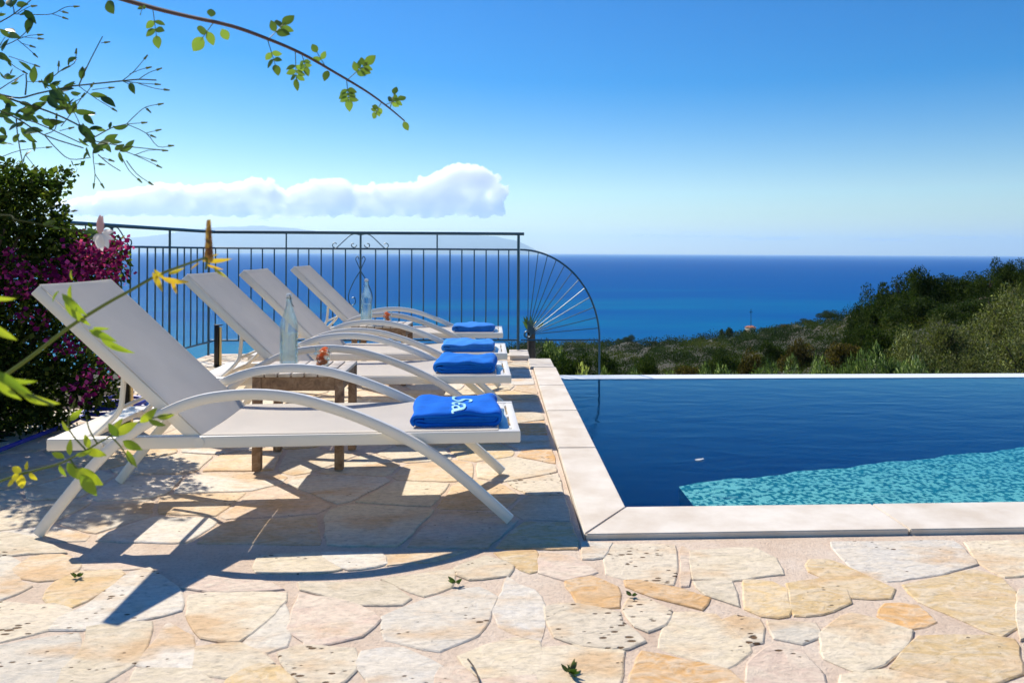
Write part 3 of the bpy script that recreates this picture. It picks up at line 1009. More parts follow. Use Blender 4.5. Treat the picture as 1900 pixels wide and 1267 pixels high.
# left return, running towards the camera
left = empty('iron_railing', (-3.0, YF, 0), -PI / 2 - 0.07)
tag(left, 'shorter return of the iron railing half hidden by the bougainvillea', 'railing')
LL = 4.2
bar((0.02, 0, ZT), (LL, 0, ZT), 0.016, 'handrail', left, 10)
bar((0.012, 0, ZM), (LL, 0, ZM), MR, 'middle_rail', left)
bar((0.012, 0, ZB), (LL, 0, ZB), MR, 'bottom_rail', left)
for x, full in ((0.95, 0), (1.88, 1), (2.9, 0), (4.17, 1)):
    bar((x, 0, 0 if full else ZB), (x, 0, ZT), 0.011, 'post', left)
for i in range(1, 32):
    x = i * 0.134
    if min(abs(x - q) for q in (0.95, 1.88, 2.9, 4.17)) < 0.05: continue
    o = link('baluster', bal_me, M_IRON, left)
    o.location = (x, 0, 0)
scrolls(left, 1.88, -0.004)

# quarter-circle fan beyond the end post, over the drop beside the pool
fan = empty('fan_railing', (X_at(965, YF), YF, 0))
tag(fan, 'quarter-circle iron fan railing with radiating bars beside the pool', 'railing')
RX = X_at(1113, YF) - X_at(965, YF)
RZ = ZM - ZB
arc = [(RX * math.sin(t), 0, ZB + RZ * math.cos(t)) for t in [PI / 2 * i / 24 for i in range(25)]]
MB().tube(arc, 0.010, 8).build('curved_rail', M_IRON, fan, True)
bar((0.012, 0, ZB), (RX, 0, ZB), 0.009, 'bottom_rail', fan)
bar((RX, 0, ZB + 0.0), (RX, 0, -1.2), 0.011, 'post', fan)
hx, hz = RX * 0.10, ZB + 0.06
for i in range(12):
    t = PI / 2 * (i + 0.9) / 13
    bar((hx, 0, hz), (RX * math.sin(t), 0, ZB + RZ * math.cos(t)), 0.0045, 'ray_bar', fan, 6)
hub = MB().tube([(hx + 0.035 * math.cos(a), 0, hz + 0.035 * math.sin(a)) for a in [2 * PI * k / 14 for k in range(14)]], 0.010, 6, closed=True)
hub.build('hub_ring', M_IRON, fan, True)

# ================================================================== LOUNGERS
ARC = [(-1.935, 0.0), (-1.88, 0.07), (-1.82, 0.142), (-1.765, 0.207), (-1.71, 0.266), (-1.635, 0.335), (-1.52, 0.410), (-1.44, 0.452),
       (-1.344, 0.490), (-1.234, 0.514), (-1.08, 0.524), (-0.93, 0.510), (-0.80, 0.476), (-0.69, 0.438), (-0.58, 0.392),
       (-0.47, 0.338), (-0.36, 0.272), (-0.253, 0.188), (-0.144, 0.094), (-0.045, 0.004)]
BL, BW = 1.84, 0.625       # bed length, width
HX, HZ = -1.27, 0.335       # hinge
TX, TZ = -1.89, 0.94      # backrest top
ARC = [((x + 0.02 + (-1.08 - x) * 0.075) if x < -1.08 else x + 0.02 * (x / -1.08), z) for x, z in ARC]
BD = Vector((TX - HX, 0, TZ - HZ)); BLEN = BD.length; BD.normalize()
BN = Vector((-BD.z, 0, BD.x))          # points back/down side
if BN.z < 0: BN = -BN
def back_M():
    """local frame of the backrest: x along it, y across, z its upper face"""
    return Matrix(((BD.x, 0, BN.x, HX), (0, 1, 0, 0), (BD.z, 0, BN.z, HZ), (0, 0, 0, 1)))
def sheet(x0, x1, y0, y1, z, sag, th, nx=14, ny=8, M=None):
    vs = []; fs = []
    for s in (0, 1):
        for i in range(nx + 1):
            for j in range(ny + 1):
                u, v = i / nx, j / ny
                zz = z - sag * math.sin(PI * v) * (0.6 + 0.4 * math.sin(PI * u)) - s * th
                vs.append(Vector((x0 + (x1 - x0) * u, y0 + (y1 - y0) * v, zz)))
    m = (nx + 1) * (ny + 1)
    for s in (0, 1):
        for i in range(nx):
            for j in range(ny):
                a = s * m + i * (ny + 1) + j
                q = (a, a + 1, a + ny + 2, a + ny + 1)
                fs.append(q if s else q[::-1])
    for i in range(nx):
        for j, s in ((0, 0), (ny, 1)):
            a = i * (ny + 1) + j; b = a + ny + 1
            q = (a, b, b + m, a + m); fs.append(q if not s else q[::-1])
    for j in range(ny):
        for i, s in ((0, 1), (nx, 0)):
            a = i * (ny + 1) + j; b = a + 1
            q = (a, b, b + m, a + m); fs.append(q if not s else q[::-1])
    if M is not None: vs = [M @ v for v in vs]
    return MB().add(vs, fs)

def make_lounger():
    r = empty('sun_lounger')
    for y in (0.0, BW - 0.042):
        MB().box(-BL, 0, y, y + 0.042, 0.312, 0.360, bev=0.006).build('side_rail', M_FRAME, r, True)
    MB().box(-BL + 0.002, -BL + 0.13, 0.043, BW - 0.043, 0.335, 0.358, bev=0.005).build('head_panel', M_FRAME, r, True)
    f = MB()
    f.box(-0.034, -0.001, 0.043, BW - 0.043, 0.313, 0.3585, bev=0.004)
    f.box(-0.088, -0.043, 0.043, BW - 0.043, 0.340, 0.3575, bev=0.003)
    for y in (0.06, 0.28, 0.52):
        f.box(-0.0425, -0.0345, y, y + 0.05, 0.340, 0.3575)
    f.build('foot_rail', M_FRAME, r, True)
    for x in (-0.55, -1.20):
        MB().box(x - 0.018, x + 0.018, 0.043, BW - 0.043, 0.314, 0.338, bev=0.003).build('cross_bar', M_FRAME, r, True)
    sheet(-1.262, -0.092, 0.010, BW - 0.010, 0.3635, 0.010, 0.003).build('seat_sling', M_SLING, r, True)
    M = back_M()
    for y in (0.016, BW - 0.052):
        MB().box(-0.01, BLEN, y, y + 0.036, -0.028, 0.018, M, bev=0.006).build('backrest_rail', M_FRAME, r, True)
    MB().box(BLEN - 0.03, BLEN + 0.004, 0.053, BW - 0.053, -0.026, 0.014, M, bev=0.005).build('backrest_top_bar', M_FRAME, r, True)
    MB().box(0.0, 0.025, 0.053, BW - 0.053, -0.026, 0.010, M, bev=0.004).build('backrest_bottom_bar', M_FRAME, r, True)
    sheet(0.012, BLEN + 0.001, 0.018, BW - 0.018, 0.0225, 0.006, 0.003, M=M).build('backrest_sling', M_SLING, r, True)
    # hinged prop behind the backrest
    for y in (0.075, BW - 0.075):
        MB().tube(smooth_path([(-1.585, y, 0.590), (-1.59, y, 0.52), (-1.60, y, 0.455), (-1.645, y, 0.40), (-1.70, y, 0.350)], 4), 0.011, 8).build('prop_strut', M_FRAME, r, True)
    MB().tube([(-1.598, 0.075, 0.46), (-1.598, BW - 0.075, 0.46)], 0.009, 8).build('prop_bar', M_FRAME, r, True)
    # the two arched legs
    for y in (-0.024, BW + 0.024):
        pts = smooth_path([(x, y, z + 0.004) for x, z in ARC], 3)
        MB().tube(pts, 0.0215, 12, rz=0.017, up=(0, 1, 0) if False else None).build('arched_leg', M_FRAME, r, True)
    for y in (-0.004, BW - 0.014):
        for x in (-0.47, -1.635):
            MB().tube([(x, y - .012, 0.336), (x, y + .03, 0.336)], 0.009, 10).build('bolt', M_FRAME, r, True)
    for y in (0.02, BW - 0.02):
        MB().tube([(HX, y - .024, HZ), (HX, y + .024, HZ)], 0.021, 14).build('hinge', M_FRAME, r, True)
    return r

LSPOTS = [((0.094, 3.090), 2.3, 'white sun lounger nearest the camera, with the lettered blue towel on it'),
          ((0.080, 4.492), 1.6, 'second white sun lounger from the camera, just beyond the nearer teak side table'),
          ((0.068, 5.474), 1.0, 'third white sun lounger from the camera, between second lounger and far side table'),
          ((0.044, 6.876), 0.6, 'farthest white sun lounger, next to the iron railing')]
l0 = make_lounger()
lounge = []
for i, (xy, a, lab) in enumerate(LSPOTS):
    o = l0 if i == 0 else copy_tree(l0)
    o.location = (xy[0], xy[1], CT * 0 + 0.012)
    o.rotation_euler = (0, 0, math.radians(a))
    tag(o, lab, 'sun lounger', 'sun loungers in a row beside the pool')
    lounge.append(o)

# ------------------------------------------------------------------ towels
def towel_mesh(Wx, Dy, H, seed, ripple=0.0055):
    """towel rolled flat: one spiral of cloth seen as folds from the side"""
    rr = random.Random(seed)
    th = H / 4 * 0.93
    half_ = Wx / 2
    path = []
    def arc_(cx, cz, r, a0, a1, n=6):
        for k in range(n + 1):
            a = a0 + (a1 - a0) * k / n
            path.append((cx + r * math.cos(a), cz + r * math.sin(a)))
    z1, z2, z3, z4 = [H * (k + 0.5) / 4 for k in range(4)]
    for k in range(5): path.append((-half_ * 0.72 + k * Wx * 0.17, z3 - 0.001))
    arc_(half_ - (z3 - z2) / 2 - th * 1.1, (z2 + z3) / 2, (z3 - z2) / 2, PI / 2, -PI / 2, 4)
    for k in range(6): path.append((half_ * 0.7 - k * Wx * 0.13, z2))
    arc_(-half_ + (z3 - z1) / 2 + th * .5, (z2 + z2) / 2 - 0.0, (z2 - z1) / 2 + 0.002, PI / 2, 3 * PI / 2, 5)
    for k in range(7): path.append((-half_ * 0.75 + k * Wx * 0.125, z1))
    arc_(half_ - (z4 - z1) / 2, (z1 + z4) / 2, (z4 - z1) / 2, -PI / 2, PI / 2, 9)
    for k in range(12): path.append((half_ * 0.80 - k * Wx * 0.80 / 11, z4))
    arc_(-half_ + (z4 - z1) / 2, (z1 + z4) / 2, (z4 - z1) / 2, PI / 2, 1.35 * PI, 7)
    n = len(path)
    ny = 14
    ph = [rr.uniform(0, 6) for _ in range(6)]
    def wob(x, y, z):
        k = max(0, (z / H - 0.3)) / 0.7
        w = ripple * (math.sin(x * 21 + y * 9 + ph[0]) + 0.6 * math.sin(x * 46 - y * 15 + ph[1]) + 0.5 * math.sin(y * 33 + x * 12 + ph[2]))
        edge = 0.010 * math.exp(-((abs(y) - Dy / 2) / 0.03) ** 2)
        return w * k - edge * k
    vs = []; fs = []
    for s in (1, -1):
        for i, (x, z) in enumerate(path):
            a = path[max(i - 1, 0)]; b = path[min(i + 1, n - 1)]
            tx, tz = b[0] - a[0], b[1] - a[1]
            L = math.hypot(tx, tz) or 1
            nx_, nz_ = -tz / L, tx / L
            for j in range(ny + 1):
                y = -Dy / 2 + Dy * j / ny + 0.004 * math.sin(i * 0.7 + ph[3]) * (1 if j in (0, ny) else 0)
                X = x + s * nx_ * th * 0.5; Z = z + s * nz_ * th * 0.5
                vs.append((X + 0.006 * math.sin(y * 17 + ph[4]), y, Z + wob(X, y, Z)))
    m = n * (ny + 1)
    for s in (0, 1):
        for i in range(n - 1):
            for j in range(ny):
                a = s * m + i * (ny + 1) + j
                q = (a, a + 1, a + ny + 2, a + ny + 1)
                fs.append(q if s == 0 else q[::-1])
    for i in range(n - 1):
        for j in (0, ny):
            a = i * (ny + 1) + j; b = a + ny + 1
            q = (a, b, b + m, a + m); fs.append(q if j == 0 else q[::-1])
    for i in (0, n - 1):
        for j in range(ny):
            a = i * (ny + 1) + j; b = a + 1
            fs.append((a, b, b + m, a + m))
    me = bpy.data.meshes.new('folded_towel')
    me.from_pydata(vs, [], fs)
    return me, wob
TOW = [  # lounger, px left, px right (front face), depth, height, colour, label
    (0, 762, 925, 0.40, 0.066, (0.006, 0.15, 0.68), 'bright blue folded towel with embroidered letters on the nearest lounger'),
    (1, 808, 919, 0.40, 0.075, (0.012, 0.18, 0.66), 'folded blue towel on the second lounger, darker than the one behind it'),
    (2, 821, 916, 0.38, 0.062, (0.05, 0.27, 0.76), 'folded sky blue towel on the third lounger from the camera'),
    (3, 841, 917, 0.36, 0.060, (0.04, 0.24, 0.72), 'folded blue towel on the farthest lounger by the railing')]
for li, pxl, pxr, dy, h, colr, lab in TOW:
    lo = lounge[li]
    z0 = 0.012 + 0.3600
    yfront = lo.location.y + 0.075
    a = X_at(pxl, yfront); b = X_at(pxr, yfront)
    me, wob = towel_mesh(b - a, dy, h, 11 + li)
    t = link('folded_towel', me, M_TOWEL, None, True)
    t.location = ((a + b) / 2, yfront + dy / 2, z0)
    t.rotation_euler = (0, 0, math.radians([3.0, -1.5, 2.0, 0.5][li]))
    t.color = (*colr, 1)
    tag(t, lab, 'towel', 'folded blue towels on the loungers')
    if li == 0:
        cu = bpy.data.curves.new('lettering', 'FONT')
        cu.body = 'Sea'
        cu.size = 0.125
        cu.extrude = 0.0015
        cu.offset = 0.0
        cu.space_character = 0.98
        cu.align_x = 'CENTER'
        to = bpy.data.objects.new('lettering_curve', cu)
        COL.objects.link(to)
        bpy.context.view_layer.update()
        dg = bpy.context.evaluated_depsgraph_get()
        lm = bpy.data.meshes.new_from_object(to.evaluated_get(dg))
        bpy.data.objects.remove(to)
        bm = bmesh.new(); bm.from_mesh(lm)
        for _ in range(2):
            bmesh.ops.subdivide_edges(bm, edges=[e for e in bm.edges if e.calc_length() > 0.02], cuts=2)
        bmesh.ops.triangulate(bm, faces=bm.faces[:])
        for v in bm.verts:
            x, y, z = v.co
            # tops of the letters point to +X, reading towards the camera
            X, Y = y * 1.05 - 0.02, -x * 1.75 - 0.055
            Yc = max(min(Y, dy / 2), -dy / 2)
            zz = h * 0.98 + wob(X, Yc, h) + 0.0035 + z
            v.co = (X, max(Y, -dy / 2 - 0.003), zz - max(0, -dy / 2 - Y) * 1.0)
        bm.to_mesh(lm); bm.free()
        lm.materials.clear()
        link('embroidered_lettering', lm, M_THREAD, t)

# ------------------------------------------------------------------ side tables
def make_table(seed):
    rr = random.Random(seed)
    r = empty('side_table')
    w, d, h = 0.455, 0.44, 0.485
    k = 7
    sw = (w - 0.002) / k
    for i in range(k):
        x0 = -w / 2 + i * sw
        MB().box(x0 + 0.004, x0 + sw - 0.004, 0.0, d, h - 0.018, h + rr.uniform(-.001, .001), bev=0.003).build('top_slat', M_WOODTOP, r, True)
    for y, n_ in ((0.012, 'apron'), (d - 0.032, 'apron')):
        MB().box(-w / 2 + 0.048, w / 2 - 0.048, y, y + 0.02, h - 0.088, h - 0.019, bev=0.002).build(n_, M_WOOD, r, True)
    for x in (-w / 2 + 0.012, w / 2 - 0.032):
        MB().box(x, x + 0.02, 0.048, d - 0.048, h - 0.088, h - 0.019, bev=0.002).build('apron', M_WOOD, r, True)
    for x in (-w / 2 + 0.006, w / 2 - 0.048):
        for y in (0.004, d - 0.046):
            MB().box(x, x + 0.042, y, y + 0.042, 0.0, h - 0.019, bev=0.003).build('leg', M_WOOD, r, True)
    return r
ta = make_table(3)
ta.location = (-0.992, 3.80, 0.012); ta.rotation_euler = (0, 0, math.radians(1.5))
tag(ta, 'slatted teak side table between the first and second loungers', 'side table', 'wooden side tables between the loungers')
tb = copy_tree(ta)
tb.location = (X_at(704, 6.24), 6.22, 0.012); tb.rotation_euler = (0, 0, math.radians(-1))
tag(tb, 'slatted teak side table between the third and fourth loungers', 'side table', 'wooden side tables between the loungers')
TT = 0.012 + 0.485 + 0.0015

def make_bottle():
    r = empty('water_bottle')
    R = 0.044
    outer = [(0.0, 0.004), (0.030, 0.0), (R - .004, 0.001), (R, 0.007), (R, 0.195), (R - .003, 0.212), (0.034, 0.235), (0.024, 0.262), (0.0165, 0.290), (0.0140, 0.315), (0.0150, 0.318), (0.0150, 0.330), (0.013, 0.332)]
    inner = [(0.0105, 0.331), (0.0108, 0.315), (0.0135, 0.290), (0.021, 0.262), (0.031, 0.235), (R - .0065, 0.212), (R - .0035, 0.195), (R - .0035, 0.011), (0.030, 0.006), (0.0, 0.010)]
    MB().lathe(outer + inner, 28).build('glass_body', M_GLASS, r, True)
    MB().lathe([(0.0, 0.325), (0.010, 0.326), (0.0104, 0.332), (0.0145, 0.334), (0.0150, 0.342), (0.010, 0.350), (0.0, 0.352)], 16).build('stopper', M_CORK, r, True)
    wire = []
    for s in (-1, 1):
        MB().tube(smooth_path([(0.0, s * 0.0155, 0.345), (0.002, s * 0.0185, 0.335), (0.006, s * 0.0185, 0.318), (0.014, s * 0.017, 0.296), (0.022, s * 0.008, 0.285)], 4), 0.0012, 6).build('wire_clip', M_BLACK, r, True)
    MB().lathe([(0.0, 0.0115), (0.0385, 0.0118), (0.0392, 0.02), (0.0392, 0.155), (0.0, 0.156)], 24).build('water', MATS['bottle_water'], r, True)
    return r
m, ns, ls = mat('bottle_water')
o_ = N(ns, 'ShaderNodeOutputMaterial')
gl = N(ns, 'ShaderNodeBsdfGlass', Roughness=0.0, IOR=1.33)
gl.inputs['Color'].default_value = (0.92, 0.98, 1.0, 1)
tr_ = N(ns, 'ShaderNodeBsdfTransparent'); mx_ = N(ns, 'ShaderNodeMixShader'); mx_.inputs[0].default_value = 0.5
ls.new(tr_.outputs[0], mx_.inputs[1]); ls.new(gl.outputs[0], mx_.inputs[2]); ls.new(mx_.outputs[0], o_.inputs[0])
ba = make_bottle()
ba.location = (X_at(537, 4.10), 4.10, TT); ba.rotation_euler = (0, 0, 0.4); ba.scale = (1.08,) * 3
tag(ba, 'clear swing-top water bottle on the nearer side table', 'bottle', 'glass water bottles on the side tables')
bb = copy_tree(ba)
bb.location = (X_at(681, 6.42), 6.40, TT); bb.rotation_euler = (0, 0, 2.2)
tag(bb, 'clear swing-top water bottle on the farther side table', 'bottle', 'glass water bottles on the side tables')

M_THINGLASS = M_GLASS.copy(); M_THINGLASS.name = 'thin_glass'
[n_ for n_ in M_THINGLASS.node_tree.nodes if n_.type == 'MIX_SHADER'][0].inputs[0].default_value = 0.22
def make_tumbler():
    r = empty('drinking_glass')
    MB().lathe([(0.0, 0.0), (0.028, 0.0), (0.031, 0.004), (0.0415, 0.098), (0.0400, 0.0985), (0.0298, 0.010), (0.0, 0.009)], 26).build('glass_body', M_THINGLASS, r, True)
    rr = random.Random(5)
    for i in range(14):
        a = rr.uniform(0, 6.28)
        z = 0.020 + i * 0.0052
        R0 = 0.016 + 0.008 * (z / 0.08)
        M = Matrix.Translation((R0 * math.cos(a) * .6, R0 * math.sin(a) * .6, z)) @ Matrix.Rotation(rr.uniform(-.6, .6), 4, 'X') @ Matrix.Rotation(rr.uniform(0, 3), 4, 'Z')
        b = MB(); pts = [M @ Vector((0.017 * math.cos(t), 0.017 * math.sin(t), 0)) for t in [k * PI / 6 for k in range(7)]]
        b.tube(pts, [0.003, 0.006, 0.008, 0.0085, 0.008, 0.006, 0.003], 7)
        b.build('fruit_slice', M_PEACH, r, True)
    return r
ga = make_tumbler()
ga.location = (X_at(600, 4.02), 4.02, TT)
tag(ga, 'small tumbler of peach slices on the nearer side table', 'glass', 'tumblers of fruit on the side tables')
gb = copy_tree(ga)
gb.location = (X_at(720, 6.44), 6.42, TT); gb.rotation_euler = (0, 0, 1.8)
tag(gb, 'small tumbler of peach slices on the farther side table', 'glass', 'tumblers of fruit on the side tables')

# ------------------------------------------------------------------ bollards, hose
def make_bollard():
    r = empty('garden_bollard')
    MB().lathe([(0, 0), (0.045, 0), (0.045, 0.008), (0.0, 0.008)], 16).build('base_plate', M_BLACK, r, True)
    b = MB(); b.box(-0.034, 0.004, -0.02, 0.02, 0.008, 0.385, bev=0.004); b.build('post', M_BLACK, r, True)
    MB().tube([(0.018, 0, 0.008), (0.018, 0, 0.372)], 0.013, 12).build('brass_tube', M_BRASS, r, True)
    MB().box(-0.036, 0.033, -0.022, 0.022, 0.386, 0.396, bev=0.003).build('cap', M_BLACK, r, True)
    return r
bo = make_bollard()
p = P(405, 682); bo.location = (p.x, p.y, 0.012)
tag(bo, 'short black and brass bollard behind the backrest of the second lounger', 'bollard', 'garden bollards along the terrace edge')
bo2 = copy_tree(bo); bo2.location = (X_at(239, 4.85), 4.85, 0.012)
tag(bo2, 'short black and brass bollard behind the backrest of the nearest lounger', 'bollard', 'garden bollards along the terrace edge')

hz_ = 0.03
hp = smooth_path([(-2.70, 2.2, hz_), (-2.67, 3.2, hz_), (-2.665, 4.2, hz_), (-2.65, 4.75, hz_)], 8)
coil = [(-2.45 + 0.20 * math.cos(a) * (1 - 0.01 * a), 5.0 + 0.20 * math.sin(a) * (1 - 0.01 * a), hz_ + 0.005 * a) for a in [PI + k * 0.35 for k in range(62)]]
MBh = MB().tube(hp + coil, 0.013, 8)
tag(MBh.build('garden_hose', M_HOSE, None, True), 'dark blue garden hose lying along the planting bed, ending in a coil', 'hose')

# ================================================================== PLANTS NEAR
def leaf_cloud(centers, radii, n, size, rng, up=0.0, elong=1.8, shell=0.0, flat=None):
    """n small folded leaf quads spread through ellipsoids; numpy arrays of verts, faces, per-vertex random"""
    centers = np.asarray(centers, float); radii = np.asarray(radii, float)
    vol = radii.prod(axis=1) ** (2 / 3)
    idx = rng.choice(len(centers), n, p=vol / vol.sum())
    d = rng.normal(size=(n, 3)); d /= np.linalg.norm(d, axis=1)[:, None]
    rad = rng.random(n) ** (1 / 3)
    if shell > 0:
        rad = shell + (1 - shell) * rad
    pos = centers[idx] + d * radii[idx] * rad[:, None]
    ax = rng.normal(size=(n, 3)); ax[:, 2] += up
    ax += d * 0.8
    ax /= np.linalg.norm(ax, axis=1)[:, None]
    tmp = rng.normal(size=(n, 3))
    sd = np.cross(ax, tmp); sd /= np.linalg.norm(sd, axis=1)[:, None]
    L = size * rng.uniform(0.6, 1.25, n)
    w = L / elong / 2
    a = pos; b = pos + ax * (L * .5)[:, None] + sd * w[:, None]; c_ = pos + ax * L[:, None]; e = pos + ax * (L * .5)[:, None] - sd * w[:, None]
    vs = np.stack([a, b, c_, e], axis=1).reshape(-1, 3)
    r = rng.random(n)
    dark = np.clip(0.5 + 0.5 * (rad - 0.5), 0, 1)
    return vs, np.repeat(r, 4)

def quads_obj(name, vs, r, m, parent=None):
    n = len(vs) // 4
    me = bpy.data.meshes.new(name)
    me.vertices.add(len(vs)); me.vertices.foreach_set('co', vs.astype(np.float32).ravel())
    me.loops.add(n * 4); me.loops.foreach_set('vertex_index', np.arange(n * 4, dtype=np.int32))
    me.polygons.add(n); me.polygons.foreach_set('loop_start', np.arange(0, n * 4, 4, dtype=np.int32))
    me.polygons.foreach_set('loop_total', np.full(n, 4, dtype=np.int32))
    at = me.attributes.new('rnd', 'FLOAT', 'POINT'); at.data.foreach_set('value', r.astype(np.float32))
    me.update(calc_edges=True)
    return link(name, me, m, parent)

rng = np.random.default_rng(5)
# bougainvillea on the left
bx = empty('bougainvillea_bush', (-3.3, 4.7, 0.02))
tag(bx, 'dense dark bougainvillea with magenta bracts behind the head of the nearest lounger', 'bush')
O = np.array([-3.3, 4.7, 0.02])
cl = []; ra = []
rr = random.Random(21)
def addc(px, py, Z, r):
    q = D(px, py, Z); cl.append((q.x - O[0], q.y - O[1], q.z - O[2])); ra.append((r * rr.uniform(.9, 1.3), r * rr.uniform(.9, 1.3), r * rr.uniform(.8, 1.1)))
for px, py, Z, r in [(20, 370, 4.3, .22), (60, 400, 4.4, .18), (30, 460, 4.4, .28), (-60, 420, 4.5, .35), (90, 440, 4.5, .14), (110, 470, 4.6, .2), (150, 470, 4.6, .16), (190, 470, 4.6, .13), (205, 500, 4.6, .11), (165, 510, 4.6, .16),
                     (60, 530, 4.5, .25), (-40, 560, 4.5, .35), (20, 620, 4.6, .28), (110, 590, 4.7, .16), (60, 680, 4.6, .28), (130, 660, 4.7, .2), (170, 700, 4.6, .14), (190, 730, 4.6, .1), (110, 730, 4.6, .22),
                     (-60, 700, 4.6, .4), (40, 770, 4.6, .24), (-30, 800, 4.5, .3), (120, 330, 4.3, .06), (90, 345, 4.3, .09), (140, 312, 4.3, .04), (50, 350, 4.3, .13), (10, 340, 4.3, .16), (215, 690, 4.6, .06), (-180, 500, 4.4, .5), (-200, 680, 4.4, .5)]:
    addc(px, py, Z, r)
vs, r = leaf_cloud(cl, ra, 30000, 0.040, rng, elong=1.6)
quads_obj('foliage', vs, r, L_BOUG, bx)['kind'] = 'stuff'
fc = []; fr = []
for px, py, Z, rad in [(190, 475, 4.3, .10), (205, 500, 4.3, .09), (170, 490, 4.3, .10), (155, 455, 4.3, .08), (215, 455, 4.3, .06), (120, 500, 4.3, .07), (60, 520, 4.2, .09), (30, 490, 4.2, .08), (95, 540, 4.2, .07), (15, 540, 4.2, .07), (140, 640, 4.3, .05), (60, 590, 4.2, .06), (190, 690, 4.3, .07), (160, 720, 4.3, .07), (110, 640, 4.3, .06), (130, 510, 4.2, .06)]:
    q = D(px, py, Z); fc.append((q.x - O[0], q.y - O[1], q.z - O[2])); fr.append((rad * 1.35, rad * 1.35, rad * 1.15))
vs, r = leaf_cloud(fc, fr, 1000, 0.034, rng, elong=1.25)
quads_obj('bracts', vs, r, L_BRACT, bx)['kind'] = 'stuff'
for i in range(7):
    x = rr.uniform(-.3, .5); y = rr.uniform(-.3, .3)
    MB().tube(smooth_path([(x * .4, y * .4, -0.03), (x * .8, y * .6, .35), (x * 1.2 + rr.uniform(-.1, .1), y, .8), (x * 1.5, y * 1.3, 1.2)], 4), [0.022 - 0.0012 * k for k in range(13)], 6).build('stem', M_BARK, bx, True)

# shared leaf blades
BLADE = blade_mesh('leaflet', 1.0, 0.62, 0.15, 0.10)
BLADE_N = blade_mesh('leaf', 1.0, 0.36, 0.25, 0.15)
BLADE_L = blade_mesh('leaf', 1.0, 0.5, 0.3, 0.25)
_mc = {}
def blade_for(base, m):
    k = (base.name, m.name)
    if k not in _mc:
        me = base.copy(); me.materials.clear(); me.materials.append(m); _mc[k] = me
    return _mc[k]
def put_leaf(name, base, m, a, b, parent, rr, wscale=1.0, tilt=0.8):
    """leaf from a to b (world), blade facing the open side with some tilt"""
    a, b = Vector(a), Vector(b)
    y = (b - a); L = y.length; y.normalize()
    view = Vector((0, -1, 0)) + Vector((rr.uniform(-tilt, tilt), 0, rr.uniform(-tilt, tilt)))
    z = view - y * view.dot(y); z.normalize()
    x = y.cross(z)
    o = link(name, blade_for(base, m), None, parent)
    M = Matrix(((x.x * L * wscale, y.x * L, z.x * L, a.x), (x.y * L * wscale, y.y * L, z.y * L, a.y), (x.z * L * wscale, y.z * L, z.z * L, a.z), (0, 0, 0, 1)))
    pm = parent.matrix_basis.inverted() if parent else Matrix()
    o.matrix_basis = pm @ M
    return o

def poly3(pts, Z, jz=0.0, rr=random):
    return [D(x, y, Z + rr.uniform(-jz, jz)) for x, y in pts]

# arching rose cane
rr = random.Random(3)
ro = empty('rose_cane', (-2.2, 1.55, 0))
tag(ro, 'long thin arching rose cane with small bright leaflets against the sky', 'branch')
def twig(name, pts, r0, r1, m, parent, k=5):
    sp = smooth_path(pts, k)
    n = len(sp)
    off = Vector(parent.location)
    o = MB().tube([q - off for q in sp], [r0 + (r1 - r0) * i / (n - 1) for i in range(n)], 7).build(name, m, parent, True)
    return o
ZR = 1.8
cpts = [(60, -60), (140, -30), (215, -5), (280, 14), (345, 30), (430, 49), (500, 74), (560, 100), (620, 134), (680, 170), (720, 199), (751, 225)]
main = [Vector((-2.2, 1.55, 0)), Vector((-2.1, 1.6, .7)), Vector((-1.75, 1.7, 1.45)), ] + poly3(cpts, ZR)
twig('cane', main, 0.0085, 0.0016, simple('rose_cane_bark', (0.10, 0.05, 0.035), 0.5), ro)
M_PET = simple('leaf_stalk', (0.10, 0.14, 0.04), 0.5)
for (ax, ay), (bx_, by_), nl, sz in [((283, 13), (291, 72), 5, 22), ((395, 44), (372, 76), 3, 30), ((392, 40), (392, 26), 1, 18), ((408, 48), (416, 62), 1, 20), ((497, 74), (530, 42), 5, 26), ((497, 76), (512, 125), 5, 20), ((548, 97), (550, 152), 7, 20), ((560, 101), (568, 128), 5, 16),
                                    ((604, 124), (586, 94), 3, 18), ((645, 148), (682, 116), 7, 22), ((643, 147), (647, 190), 7, 20), ((708, 190), (696, 212), 5, 15), ((715, 195), (742, 184), 5, 17), ((724, 200), (732, 172), 3, 16), ((745, 219), (752, 232), 1, 14), ((195, -10), (203, 10), 1, 24), ((610, 128), (606, 138), 1, 16), ((268, 8), (262, 22), 3, 14)]:
    A, B = D(ax, ay, ZR), D(bx_, by_, ZR + rr.uniform(-.03, .03))
    if nl > 1:
        twig('leaf_stalk', [A, A.lerp(B, .5), B], 0.0011, 0.0007, M_PET, ro, 3)
    s = sz / FPX * ZR
    d = (B - A).normalized()
    side = Vector((-d.z, 0, d.x))
    put_leaf('leaflet', BLADE, B_ROSE, B - d * (s * .3 if nl > 1 else s * .5), B + d * s * .9, ro, rr, 1.0, .5)
    k = (nl - 1) // 2
    for i in range(k):
        q = A.lerp(B, 0.45 + 0.5 * i / max(k, 1))
        for sgn in (-1, 1):
            tip = q + (side * sgn * 0.95 + d * 0.5 + Vector((0, rr.uniform(-.5, .5), 0))).normalized() * s * rr.uniform(.8, 1.05)
            put_leaf('leaflet', BLADE, B_ROSE, q, tip, ro, rr, 1.0, .7)

